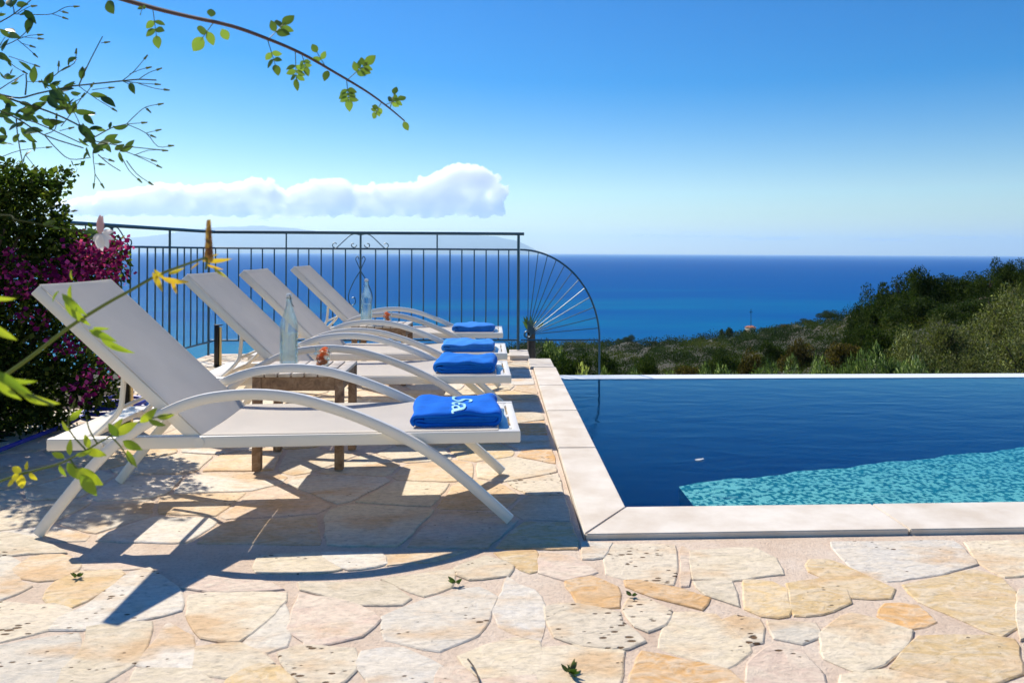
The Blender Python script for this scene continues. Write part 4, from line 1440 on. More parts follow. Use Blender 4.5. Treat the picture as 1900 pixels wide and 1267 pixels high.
# jasmine sprays, upper left
rr = random.Random(9)
ZJ = 2.0
ja = empty('jasmine_bush', (-2.75, 2.0, 0))
tag(ja, 'loose jasmine sprays with thin forked tips against the sky at upper left', 'bush')
def jz(pts):
    z = ZJ + rr.uniform(-.12, .12)
    return [D(x / 3.62, y / 3.62, z) for x, y in pts]
JT = [([(-60, 620), (0, 635), (130, 660), (250, 630), (460, 585), (530, 575), (820, 545), (930, 535), (1050, 540)], 5.0), ([(-60, 630), (0, 640), (110, 680), (240, 720), (400, 780), (540, 850), (640, 920)], 6.0),
      ([(-60, 730), (0, 745), (120, 800), (300, 910), (560, 995)], 4.5), ([(130, 800), (240, 825), (540, 960)], 4.0), ([(530, 575), (580, 460), (640, 340), (690, 245)], 3.0), ([(680, 290), (720, 285)], 2.0),
      ([(820, 545), (900, 480), (980, 385)], 2.2), ([(870, 500), (940, 470), (1000, 455)], 2), ([(930, 535), (1000, 490), (1070, 465)], 2.2), ([(820, 545), (940, 560), (1060, 568)], 2.4), ([(930, 562), (1040, 595), (1120, 605)], 2.2), ([(820, 545), (870, 570), (895, 615)], 2.4),
      ([(530, 580), (640, 660), (770, 740)], 2.4), ([(620, 605), (690, 595), (750, 590)], 2), ([(470, 700), (560, 650), (620, 570)], 2.4), ([(410, 850), (480, 760), (560, 640)], 2.4), ([(850, 835), (910, 775), (980, 720), (1080, 700)], 2.4), ([(975, 722), (1000, 745)], 2), ([(850, 835), (970, 825)], 2), ([(850, 835), (980, 895), (1060, 985), (1150, 980)], 2.4), ([(980, 895), (1065, 875)], 2), ([(985, 900), (1030, 918)], 2),
      ([(640, 920), (750, 860), (850, 835)], 3.2), ([(640, 950), (780, 975), (900, 990), (1100, 1010)], 3), ([(780, 1000), (900, 1040), (1070, 1120)], 2.4), ([(900, 1040), (1035, 1080)], 2), ([(900, 1045), (1000, 1010), (1110, 1012)], 2), ([(820, 1060), (870, 1150), (940, 1215)], 2.4), ([(850, 1080), (920, 1170), (1015, 1235)], 2.4), ([(660, 1040), (730, 1100), (810, 1150)], 3), ([(690, 1060), (750, 1080)], 2),
      ([(640, 950), (625, 1040), (638, 1170), (630, 1250)], 2.6), ([(638, 1170), (690, 1250)], 2.2), ([(640, 1100), (685, 1105)], 2), ([(300, 910), (380, 1000), (470, 1070), (600, 1060)], 3), ([(110, 800), (120, 920), (160, 1140)], 3.4), ([(-40, 1080), (0, 1060), (140, 1010), (330, 990)], 2.4), ([(-40, 1080), (0, 1090), (150, 1140)], 2.8), ([(170, 1040), (250, 1140)], 2),
      ([(-40, 175), (0, 150), (95, 95), (210, 0)], 3.6), ([(95, 95), (90, 50), (60, 0)], 3), ([(95, 95), (240, 100), (350, 95), (440, 50), (515, 45)], 2.6), ([(350, 95), (440, 125)], 2), ([(400, 75), (440, 85)], 2), ([(120, 90), (200, 45), (230, 42)], 2), ([(-40, 350), (0, 320), (120, 265), (205, 182)], 2.8), ([(120, 265), (200, 240), (272, 235)], 2), ([(150, 250), (275, 262)], 1.8), ([(120, 270), (180, 320), (240, 375)], 2.2), ([(140, 290), (220, 315)], 1.8),
      ([(-30, 360), (30, 390), (100, 450), (170, 490)], 2.6), ([(-30, 620), (60, 560), (160, 500)], 3), ([(170, 640), (178, 560), (175, 500)], 4), ([(340, 530), (430, 460), (500, 425), (512, 345)], 2.6), ([(390, 490), (395, 430)], 2.4), ([(60, 380), (150, 410), (250, 445)], 2.2), ([(180, 550), (280, 550)], 2), ([(400, 880), (480, 860)], 2), ([(300, 905), (370, 870), (380, 780)], 2.6), ([(540, 850), (520, 800), (480, 720)], 2.4)]
b0 = ja.location
for pts, w in JT:
    twig('twig', jz(pts), w / 3.62 / FPX * ZJ * 1.25, w / 3.62 / FPX * ZJ * 0.85, M_TWIG, ja, 3)
    if w < 2.7 and len(pts) > 1:      # slender bud at the tip
        (x0, y0), (x1, y1) = pts[-2], pts[-1]
        L = math.hypot(x1 - x0, y1 - y0)
        ux, uy = (x1 - x0) / L, (y1 - y0) / L
        q = jz([(x1 - ux * 18, y1 - uy * 18), (x1 + ux * 2, y1 + uy * 2), (x1 + ux * 20, y1 + uy * 20)])
        twig('bud', q, 0.0034, 0.0014, M_GREENSTEM, ja, 2)
# woody stems from the ground, outside the left edge, up to the sprays
for tx, ty in ((-60, 620), (-60, 730), (-40, 175), (-40, 350)):
    e = D(tx / 3.62, ty / 3.62, ZJ)
    s0 = Vector((-2.75 + rr.uniform(-.1, .1), 2.0 + rr.uniform(-.1, .1), 0))
    twig('woody_stem', [s0, s0.lerp(e, .4) + Vector((-.15, 0, .15)), s0.lerp(e, .8) + Vector((-.08, 0, .1)), e], 0.009, 0.004, M_BARK, ja)
for x, y, ang, s in [(225, 500, 88, 120), (312, 545, 80, 110), (550, 490, 85, 95), (320, 660, 10, 120), (380, 640, -30, 120), (400, 610, 20, 110), (205, 735, 15, 120), (175, 700, -15, 100), (330, 825, -10, 105), (350, 845, 60, 70), (90, 850, 40, 80), (180, 905, -50, 130), (200, 930, -40, 90), (165, 1050, 85, 85), (580, 890, -45, 150), (640, 860, 10, 90), (570, 870, -70, 90), (760, 950, -15, 110), (740, 930, 30, 90), (660, 1000, 40, 100), (650, 990, -30, 90), (850, 1000, 20, 100), (870, 970, 40, 80), (810, 1060, -80, 80), (820, 855, 20, 90), (560, 755, -5, 120), (600, 760, 10, 90), (660, 640, -10, 110), (690, 648, 0, 60), (885, 590, -70, 70), (590, 1030, -80, 80), (560, 960, -45, 90),
                     (40, 230, -40, 110), (60, 205, 0, 80), (30, 300, 70, 100), (200, 110, -50, 110), (170, 90, 20, 80), (90, 20, 60, 80), (60, 15, 110, 70), (10, 20, 80, 70), (10, 100, 10, 60), (15, 380, -30, 90), (40, 400, -50, 70), (70, 520, 20, 70), (100, 560, 10, 60), (430, 700, -70, 110), (410, 720, 30, 90), (470, 690, 60, 80), (300, 570, -60, 90), (370, 560, 30, 80), (20, 660, -20, 90), (60, 690, -30, 100), (40, 770, 10, 120), (30, 750, 40, 70), (270, 790, -20, 60), (440, 600, 20, 90), (505, 630, -5, 60), (360, 590, -50, 80), (140, 740, 40, 90), (130, 780, -20, 90), (190, 770, 10, 80), (500, 730, 70, 70), (680, 960, 60, 80), (720, 990, -50, 70), (800, 990, 30, 70), (105, 930, 60, 60), (20, 880, -60, 60), (0, 940, 30, 80), (20, 960, -10, 70), (480, 400, 30, 60), (440, 460, 35, 70), (780, 860, 160, 60), (15, 510, -60, 60), (740, 840, 80, 50)]:
    z = ZJ + rr.uniform(-.1, .1)
    dx, dy = math.cos(math.radians(ang)) * s / 2, -math.sin(math.radians(ang)) * s / 2
    put_leaf('leaf', BLADE_N, B_JASM, D((x - dx) / 3.62, (y - dy) / 3.62, z), D((x + dx) / 3.62, (y + dy) / 3.62, z + rr.uniform(-.02, .02)), ja, rr, 1.15, .8)
    if x < 720:
        a2 = math.radians(ang + rr.uniform(-70, 70)); x2 = x + rr.uniform(-25, 25); y2 = y + rr.uniform(-20, 20); s2 = s * rr.uniform(.6, .95)
        put_leaf('leaf', BLADE_N, B_JASM, D(x2 / 3.62, y2 / 3.62, z), D((x2 + s2 * math.cos(a2)) / 3.62, (y2 - s2 * math.sin(a2)) / 3.62, z + rr.uniform(-.03, .03)), ja, rr, 1.1, 1.1)

# tall stem with yellow-green leaves and a flower spike, close to the camera on the left
rr = random.Random(14)
ZA = 1.25
fs_ = empty('flowering_plant', (-1.35, 1.0, 0))
tag(fs_, 'blurred green stem crossing in front of the nearest backrest, with amber and lime leaves', 'plant')
stem = [Vector((-1.35, 1.0, 0)), Vector((-1.3, 1.08, .45))] + poly3([(-90, 760), (0, 702), (60, 660), (130, 606), (200, 562), (240, 540), (290, 512), (330, 496), (382, 478)], ZA)
twig('stem', stem, 0.0042, 0.0019, M_GREENSTEM, fs_)
def leaves(lst, m, parent, Z, base=BLADE_L, w=0.52, tilt=.7, name='leaf'):
    for ax, ay, bx2, by2 in lst:
        z = Z + rr.uniform(-.03, .03)
        put_leaf(name, base, m, D(ax, ay, z), D(bx2, by2, z), parent, rr, w, tilt)
leaves([(165, 612, 212, 632), (185, 622, 238, 662), (172, 608, 200, 612), (205, 640, 236, 652), (115, 545, 155, 585), (120, 560, 160, 605), (132, 528, 128, 575), (110, 540, 92, 560), (135, 520, 128, 500)], B_LIME, fs_, ZA)
leaves([(283, 505, 302, 540), (286, 500, 306, 520), (300, 515, 345, 528), (312, 508, 340, 500), (318, 520, 328, 545), (300, 505, 285, 520)], B_AMBER, fs_, ZA)
leaves([(375, 484, 428, 484), (382, 490, 412, 502), (395, 496, 420, 516), (370, 488, 352, 500), (380, 478, 405, 472)], B_AMBER, fs_, ZA, BLADE_N)
for i in range(16):
    t = i / 15
    y = 488 - 70 * t
    for s in (-1, 1):
        z = ZA + rr.uniform(-.01, .01)
        put_leaf('bract', BLADE_N, B_SPIKE, D(387, y, z), D(387 + s * (8.5 - 6 * t), y - 11, z), fs_, rr, 1.5, .5)
twig('flower_stalk', poly3([(382, 500), (386, 470), (388, 420)], ZA), 0.0022, 0.0012, M_GREENSTEM, fs_)
# big soft leaves low at the left edge
pl2 = empty('leafy_plant', (-1.05, 0.8, 0))
tag(pl2, 'out of focus lime leaves hanging in at the left edge, above the hose', 'plant')
ZL = 0.95
twig('stem', [Vector((-1.05, .8, 0)), Vector((-1.0, .85, .5))] + poly3([(-70, 640), (-20, 680), (20, 715), (60, 735), (100, 752)], ZL), 0.0045, 0.0015, M_GREENSTEM, pl2)
leaves([(-15, 690, 45, 722), (-10, 700, 30, 745), (20, 712, 68, 742), (40, 728, 100, 756), (10, 700, 60, 715), (-20, 548, 22, 560), (-25, 600, 24, 630)], B_LIME, pl2, ZL)
# low sprig with yellow flowers
sp = empty('flowering_sprig', (-1.25, 1.15, 0))
tag(sp, 'low sprig with lime leaves and yellow florets in front of the lounger head', 'plant')
ZS = 1.4
twig('stem', [Vector((-1.25, 1.15, 0)), Vector((-1.3, 1.2, .25))] + poly3([(-60, 925), (0, 893), (60, 874), (110, 860), (160, 835), (210, 806), (260, 782), (318, 768)], ZS), 0.0028, 0.0012, M_GREENSTEM, sp)
for q in ([(160, 835), (130, 800), (128, 770), (140, 740)], [(130, 852), (150, 880), (175, 915)], [(205, 808), (225, 830), (245, 862)], [(60, 874), (40, 878), (25, 895)], [(180, 822), (165, 795), (160, 770)]):
    twig('stem', poly3(q, ZS), 0.0016, 0.0009, M_GREENSTEM, sp, 3)
leaves([(125, 858, 150, 892), (140, 870, 188, 900), (150, 880, 178, 920), (120, 850, 95, 838), (130, 845, 128, 815), (140, 845, 170, 838), (165, 832, 158, 806), (160, 835, 195, 845), (210, 806, 224, 776), (215, 806, 252, 784), (228, 818, 262, 835), (236, 835, 250, 868), (220, 810, 200, 785), (260, 784, 290, 760), (275, 778, 305, 792), (290, 774, 322, 772), (128, 800, 112, 782), (130, 780, 150, 760), (110, 862, 120, 885)], B_LIME, sp, ZS, BLADE_N, 1.2)
leaves([(40, 876, 20, 866), (35, 880, 18, 892), (40, 880, 38, 908), (55, 876, 66, 892), (50, 872, 48, 856), (28, 892, 10, 900)], blade_mat('yellow_floret', (0.80, 0.68, 0.05), .4), sp, ZS, BLADE_L, 1.2, name='petal')
# pink and white flower by the bougainvillea
wf = empty('hanging_flower', (-1.95, 1.55, 0))
tag(wf, 'single flower with white petals and a pink bud in front of the bougainvillea', 'flower')
ZW = 1.7
twig('stem', [Vector((-1.95, 1.55, 0)), Vector((-1.9, 1.6, .6)), Vector((-1.65, 1.62, 1.1))] + poly3([(-40, 402), (30, 408), (80, 417), (145, 429), (182, 434)], ZW), 0.003, 0.0012, M_TWIG, wf)
leaves([(186, 434, 186, 398), (184, 434, 188, 400), (188, 434, 185, 402)], B_PINKBUD, wf, ZW, BLADE_N, 1.0, name='bud')
leaves([(184, 434, 176, 462), (186, 434, 186, 466), (188, 434, 200, 460), (184, 434, 170, 448), (190, 432, 208, 446), (190, 430, 210, 430)], B_PETAL, wf, ZW, BLADE_L, 1.0, name='petal')
leaves([(180, 434, 160, 422), (176, 432, 150, 428), (178, 434, 162, 442), (80, 417, 103, 410), (95, 419, 110, 426)], B_JASM, wf, ZW, BLADE_N, 1.0)

# weeds and fallen twig on the paving
for k, (px, py, s, lab) in enumerate([(846, 1080, .036, 'small green weed growing between flagstones just in front of the curved leg shadow'), (1056, 1246, .05, 'green weed rosette on the paving near the bottom of the picture'), (143, 1068, .03, 'tiny olive weed tuft on the ochre flagstone at lower left'), (1172, 1104, .025, 'tiny green sprout beside the long orange flagstone')]):
    p = P(px, py, .012)
    w_ = empty('weed', (p.x, p.y, .012))
    tag(w_, lab, 'weed', 'weeds on the paving')
    for i in range(9):
        a = rr.uniform(0, 6.28); L = s * rr.uniform(.4, .85)
        put_leaf('leaf', BLADE_N, B_WEED, (p.x, p.y, .012), (p.x + L * math.cos(a), p.y + L * math.sin(a), .012 + L * rr.uniform(.1, .6)), w_, rr, 1.2, .3)
a, b = P(868, 1222, .02), P(892, 1272, .02)
tag(MB().tube(smooth_path([a, a.lerp(b, .4) + Vector((.006, 0, 0)), b], 4), .0022, 6).build('fallen_twig', M_BARK, None, True), 'thin dark fallen twig lying on the paving at the bottom', 'twig')

# ================================================================== HILLSIDE
SEA = -61.0
#        px,  y of ridge ground, distance of ridge
RIDGE = [(-3000, 700, 260), (880, 700, 260), (925, 668, 300), (950, 645, 440), (1000, 641, 470), (1100, 642, 480), (1150, 640, 480), (1300, 630, 470), (1400, 618, 450), (1480, 603, 380), (1560, 588, 300),
         (1620, 570, 200), (1660, 556, 120), (1700, 545, 100), (1800, 528, 85), (1900, 512, 70), (2100, 480, 60), (2600, 440, 60), (6000, 380, 60)]
def ridge(px):
    for i in range(len(RIDGE) - 1):
        a, b = RIDGE[i], RIDGE[i + 1]
        if px <= b[0]:
            t = max(0, (px - a[0]) / (b[0] - a[0]))
            return a[1] + (b[1] - a[1]) * t, a[2] + (b[2] - a[2]) * t
    return RIDGE[-1][1], RIDGE[-1][2]
def ground_z(px, t):
    y, T = ridge(px)
    dr = y - 469.5
    d0 = 330.0
    t0 = 9.0
    if t <= T:
        s = max(0.0, math.log(max(t, t0) / t0) / math.log(T / t0)) ** 0.75
        d = d0 + (dr - d0) * s
        return EYE - d / FPX * t
    zr = EYE - dr / FPX * T
    return max(zr - (t - T) * 0.55, SEA - 12)
def world_at(px, t, z):
    u = (px - CX) / FPX
    X = u * t
    return Vector((X * math.cos(YAW) + t * math.sin(YAW), t * math.cos(YAW) - X * math.sin(YAW), z))
pxs = [-3000, -2000, -1200, -600, -200, 100, 300, 500, 700, 800, 860] + list(range(880, 2000, 20)) + [2050, 2100, 2200, 2400, 2700, 3200, 4000, 6000]
tss = [8.6, 9.2] + [9.9 * (700 / 9.9) ** (i / 60) for i in range(61)]
rr = random.Random(4)
tm = MB()
vs = []
for px in pxs:
    for t in tss:
        z = ground_z(px, t) + (rr.uniform(-1, 1) * 0.006 * t if t > 12 else 0)
        if t < 9: z = -3.0
        vs.append(world_at(px, t, z))
fs = []
nt_ = len(tss)
for i in range(len(pxs) - 1):
    for j in range(nt_ - 1):
        a = i * nt_ + j
        fs.append((a, a + nt_, a + nt_ + 1, a + 1))
tm.add(vs, fs)
M_HILL = simple('dry_hill_soil', (0.045, 0.036, 0.015), 0.95, bump=1.0, bscale=1.5, color2=(0.018, 0.024, 0.008), vscale=0.08)
tag(tm.build('hillside', M_HILL, None, True), 'scrubby hillside falling from the pool to the sea', kind='structure')

# scrub: nobody could count it
rng = np.random.default_rng(12)
cl = []; ra = []; lv = []
parts_v = []; parts_r = []
def clump(c, r3, n, size, tone, up=0.3, elong=1.6):
    v, q = leaf_cloud([c], [r3], n, size, rng, up, elong)
    parts_v.append(v); parts_r.append(np.clip(q * 0.30 + tone, 0, 1))
for k in range(2400):
    px = rng.uniform(930, 2500) if k % 4 else rng.uniform(930, 1950)
    y_, T = ridge(px)
    t = 10.5 * (T / 10.5) ** (rng.random() ** 0.65)
    z = ground_z(px, t)
    R = (0.30 + 0.0075 * t) * rng.uniform(0.6, 1.5)
    c_ = world_at(px, t, z + R * 0.12)
    lt = math.log(t)
    f = (math.sin(px * 0.031 + lt * 3.1) + math.sin(px * 0.013 - lt * 5.3 + 1.7) + 0.8 * math.sin(px * 0.067 + lt * 7.9 + .6) + rng.uniform(-.7, .7)) / 3.3
    far_ = min(1.0, max(0.0, (t - 25) / 80))
    tone = float(np.clip(0.30 + 0.42 * f - 0.12 * far_, 0.0, 0.70))
    if f < -0.15: R *= 1.35
    clump(c_, (R * 1.3, R * 1.3, R * 0.8), 240, max(0.045, t * 0.0019), tone)
vs = np.concatenate(parts_v); r_ = np.concatenate(parts_r)
scrub = quads_obj('scrub', vs, r_, L_SCRUB)
tag(scrub, 'mixed maquis scrub covering the hillside beyond the pool', 'scrub', kind='stuff')

# bushes and trees one can tell apart
def template(seed, n, size, clumps, m, up=0.2, elong=1.7, tall=1.0):
    q = np.random.default_rng(seed)
    cs = []; rs = []
    for i in range(clumps):
        d = q.normal(size=3); d /= np.linalg.norm(d); d[2] = abs(d[2]) * 1.0
        rad = q.uniform(0.35, 0.82)
        c_ = np.array([d[0] * rad, d[1] * rad, 0.12 + d[2] * rad * 0.80 * tall])
        cs.append(c_); r0 = q.uniform(0.16, 0.34); rs.append((r0, r0, r0 * 0.85))
    cs.append(np.array([0, 0, .35])); rs.append((.5, .5, .35))
    v, r = leaf_cloud(cs, rs, n, size, q, up, elong)
    # clump-wise tone so that the crown shows light and dark masses
    cen = v.reshape(-1, 4, 3)[:, 0]
    ctr = np.array(cs[:-1]); tn = q.random(len(ctr))
    near = np.argmin(((cen[:, None, :] - ctr[None]) ** 2).sum(-1), axis=1)
    r = np.clip(r * 0.72 + np.repeat(tn[near], 4) * 0.30, 0, 1)
    return v, r
TEMPL = {}
def get_template(kind, k):
    key = (kind, k)
    if key in TEMPL: return TEMPL[key]
    s = 100 + k * 7 + hash_kind[kind]
    spec = {'olive': (9000, .060, 26, L_OLIVE, .1, 3.0), 'dark': (9000, .055, 22, L_DARK, .1, 1.5), 'green': (4200, .095, 20, L_GREEN, 1.2, 3.2), 'rust': (3600, .08, 18, L_RUST, .4, 1.6), 'yellow': (1500, .10, 12, L_YELLOW, 1.0, 2.6)}[kind]
    v, r = template(s, spec[0], spec[1], spec[2], spec[3], spec[4], spec[5])
    o = quads_obj('crown', v, r, spec[3])
    me = o.data
    bpy.data.objects.remove(o)
    TEMPL[key] = me
    return me
hash_kind = {'olive': 1, 'dark': 2, 'green': 3, 'rust': 4, 'yellow': 5}
TRUNK = MB().tube([(0, 0, -0.15), (0.02, 0.01, 0.15), (-0.03, 0.02, 0.4), (0.01, 0, 0.62)], [0.055, 0.045, 0.035, 0.015], 7).mesh('trunk')
LIMB = MB().tube([(-0.03, 0.02, 0.3), (0.15, -0.05, 0.5), (0.33, -0.1, 0.7)], [0.03, 0.02, 0.01], 6).mesh('limb')
cnt = 0
def plant(name, kind, px, t, ytop, wpx, lab, cat, group=None, trunk=True, depth=1.0, sink=0.0):
    """a bush or tree whose top the photo shows at ytop, standing on the hillside at distance t"""
    global cnt
    cnt += 1
    gz = ground_z(px, t) - sink
    ztop = EYE - (ytop - 469.5) / FPX * t
    h = max(ztop - gz, 0.25)
    R = wpx / 2 / FPX * t
    r = empty(name, world_at(px, t, gz), (cnt * 2.399) % 6.28)
    if trunk:
        for nm, me in (('trunk', TRUNK), ('limb', LIMB)):
            o = link(nm, me, M_BARK, r); o.scale = (R * .9, R * .9, h * .95)
    o = link('crown', get_template(kind, cnt % 3), None, r)
    o.scale = (R, R * depth, h)
    tag(r, lab, cat, group)
    return r
G1 = 'silvery olive trees on the slope right of the pool'
for i, (px, t, y, w, lab) in enumerate([(1865, 22, 508, 190, 'large silvery olive tree at the right edge, the tallest of the pale ones'), (1760, 18, 566, 170, 'silvery olive bush just left of the large right edge olive'), (1700, 14, 596, 140, 'rounded olive bush behind the pool under the dark trees'),
                                        (1895, 12.5, 596, 170, 'olive bush lowest in the right corner above the pool edge'), (1800, 11.5, 626, 150, 'low olive bush right behind the pool edge on the right'), (1960, 16, 540, 200, 'olive tree cut off by the right edge of the picture')]):
    plant('olive_tree', 'olive', px, t, y, w, lab, 'olive tree', G1)
G2 = 'dark trees crowding the top of the slope'
for px, t, y, w, lab in [(1668, 74, 490, 110, 'leftmost dark tree of the clump on the slope, its crown against the sea'), (1722, 68, 484, 120, 'dark round tree whose crown tops the clump above the sea horizon'), (1778, 66, 492, 110, 'dark tree right of the highest crown of the clump'),
                         (1838, 62, 490, 100, 'dark tree in the dip between the clump and skyline tree'), (1700, 52, 540, 150, 'broad dark bush low in front of the tree clump'), (1600, 90, 545, 70, 'small dark tree where the slope drops towards the sea'), (1630, 80, 512, 90, 'dark tree stepping down at the left of the clump'), (1790, 44, 545, 140, 'dark bush behind the pale olives, right of centre of slope')]:
    plant('evergreen_tree', 'dark', px, t, y, w, lab, 'tree', G2)
for px, t, y, w, lab in [(1868, 60, 464, 70, 'dark tree standing highest on the skyline at right'), (1912, 58, 468, 70, 'dark tree cut by the right edge on the skyline')]:
    plant('evergreen_tree', 'dark', px, t, y, w, lab, 'tree', G2)
G3 = 'small trees along the far shore ridge'
for px, t, y, w, k, lab in [(1163, 450, 618, 44, 'dark', 'round dark tree on the shore ridge right of the fan railing'), (1210, 450, 631, 34, 'rust', 'low brownish bush right of the round shore tree'), (1250, 440, 629, 40, 'dark', 'small dark tree midway along the shore ridge'),
                            (1300, 430, 622, 42, 'dark', 'small dark tree left of the cypresses'), (1430, 400, 603, 46, 'dark', 'dark tree right of the little house'), (1462, 380, 596, 44, 'rust', 'reddish bush on the ridge above the little house'), (1500, 340, 588, 50, 'dark', 'dark tree left of the flat topped pine'), (1580, 280, 574, 44, 'dark', 'dark tree right of the flat topped pine')]:
    plant('shore_tree', k, px, t, y, w, lab, 'tree', G3)
pp = plant('umbrella_pine', 'dark', 1536, 300, 559, 46, 'flat topped umbrella pine standing out against the sea', 'pine tree')
for ch in [o for o in bpy.data.objects if o.parent == pp and o.name.startswith('crown')]:
    ch.scale.z *= .45; ch.location.z = pp.children[0].scale.z * .55 if pp.children else 2
for px, y, w, lab in [(1340, 611, 9, 'thin dark cypress, left one of the pair on the ridge'), (1354, 607, 17, 'broader dark cypress, right one of the pair on the ridge'), (1383, 612, 11, 'dark cypress immediately left of the little house')]:
    t = 430
    gz = ground_z(px, t); zt = EYE - (y - 469.5) / FPX * t; R = w / 2 / FPX * t
    r = empty('cypress_tree', world_at(px, t, gz)); tag(r, lab, 'cypress', 'cypresses on the shore ridge')
    h = zt - gz
    q = np.random.default_rng(int(px))
    cs = [(0, 0, h * s) for s in (.2, .35, .5, .65, .8, .9)]; rs = [(R * k, R * k, h * .18) for k in (.9, 1, .9, .75, .5, .3)]
    v, rv = leaf_cloud(cs, rs, 900, .9, q, 1.5, 2.0)
    quads_obj('crown', v, rv, L_DARK, r)
    MB().tube([(0, 0, -1), (0, 0, h * .5)], [.4, .25], 6).build('trunk', M_BARK, r, True)
G4 = 'upright fresh green shrubs behind the pool edge'
gr = [(1105, 11.2, 672, 80), (1175, 11.8, 668, 80), (1240, 11.0, 672, 90), (1300, 12.2, 664, 80), (1355, 11.2, 660, 90), (1420, 12.4, 652, 90), (1480, 11.4, 650, 95), (1540, 12.6, 640, 90), (1590, 11.6, 632, 100), (1650, 12.4, 624, 100), (1705, 11.2, 636, 100)]
gl_ = ['beside the fan railing post', 'second from the fan railing', 'third from the fan railing', 'fourth from the fan railing, slightly taller', 'fifth from the fan railing', 'below the orange roofed house, rather tall', 'below the ridge, right of the house', 'in front of the rusty bush', 'right of the rusty bush', 'tallest, left of the pale olives', 'lower one against the pale olives']
for (px, t, y, w), s in zip(gr, gl_):
    plant('green_shrub', 'green', px, t, y, w, 'upright green shrub behind the pool edge, ' + s, 'shrub', G4, trunk=False)
for px, t, y, w, lab in [(1560, 40, 610, 110, 'rusty brown bush halfway up the slope, above the green shrubs'), (1480, 55, 622, 90, 'brownish dry bush below the little house, left of the rusty one'), (1390, 30, 640, 70, 'ochre dry bush low on the slope below the house'), (1270, 24, 652, 90, 'dull brown bush above the pool edge at left of centre')]:
    plant('maquis_bush', 'rust', px, t, y, w, lab, 'bush', 'dry brown bushes on the slope', trunk=False)
for px, t, y, w, lab in [(1005, 17, 640, 100, 'dark bush seen through the lower bars of the fan railing'), (1065, 20, 636, 100, 'dark bush behind the pale plant at the corner of the pool'), (965, 16, 636, 60, 'dark bush behind the foot of the last railing post'), (1130, 26, 644, 90, 'dark bush right of the fan railing post'), (1195, 34, 646, 90, 'dark bush between the shore trees and green shrubs'), (1340, 60, 634, 80, 'dark bush below the pair of cypresses'), (1440, 70, 625, 80, 'dark bush below the little house on its right'), (1640, 30, 585, 110, 'dark bush between the rusty bush and pale olives'), (1590, 60, 590, 70, 'dark low bush behind the rusty bush')]:
    plant('dark_bush', 'dark', px, t, y, w, lab, 'bush', 'dark bushes on the lower slope', trunk=False)
plant('pale_shrub', 'yellow', 1078, 9.6, 656, 84, 'pale yellow flowering shrub at the far corner of the pool', 'shrub', trunk=False, sink=.0)
plant('green_shrub', 'green', 1030, 60, 620, 70, 'green tree top seen through the fan railing', 'shrub', None)

# agave-like plant behind the fan hub
ag = empty('spiky_plant', world_at(986, 9.6, -2.2))
tag(ag, 'dark spiky plant poking up behind the hub of the fan railing', 'plant')
rr = random.Random(8)
MB().tube([(0, 0, 0), (0.03, 0, 1.0), (0, 0, 2.35)], [.07, .06, .05], 8).build('trunk', M_BARK, ag, True)
for i in range(16):
    a = rr.uniform(0, 6.28); e = rr.uniform(.3, 1.5)
    A = ag.location + Vector((0, 0, 2.3)); B = A + Vector((math.cos(a) * math.cos(e), math.sin(a) * math.cos(e), math.sin(e))) * rr.uniform(.14, .22)
    put_leaf('leaf', BLADE_N, B_WEED, A, B, ag, rr, .6, .8)

# little house and mast on the ridge
t = 445
hs_ = empty('stone_house', world_at(1393, t, ground_z(1393, t) - .5), .3)
tag(hs_, 'tiny cream house with an orange roof on the ridge beside the sea', 'house')
MB().box(-2.0, 2.0, -2.5, 2.5, 0, 5.0).build('wall', M_WALL, hs_)
MB().add([(-2.3, -2.8, 5.0), (2.3, -2.8, 5.0), (2.3, 2.8, 5.0), (-2.3, 2.8, 5.0), (-1.4, 0, 6.0), (1.4, 0, 6.0)], [(0, 1, 5, 4), (1, 2, 5), (2, 3, 4, 5), (3, 0, 4), (3, 2, 1, 0)]).build('roof', M_ROOF, hs_)
for x in (-1.0, 1.0):
    MB().box(x - .45, x + .45, -2.56, -2.5, 2.6, 4.2).build('window', M_DARKSLOT, hs_)
ms = world_at(1394, 450, ground_z(1394, 450))
mo = empty('antenna_mast', ms)
tag(mo, 'thin dark antenna mast rising above the little house', 'mast')
MB().tube([(0, 0, 0), (0, 0, 15.5)], [.22, .12], 6).build('pole', M_BLACK, mo)
MB().box(-.9, .9, -.1, .1, 13.2, 13.6).build('cross_arm', M_BLACK, mo)

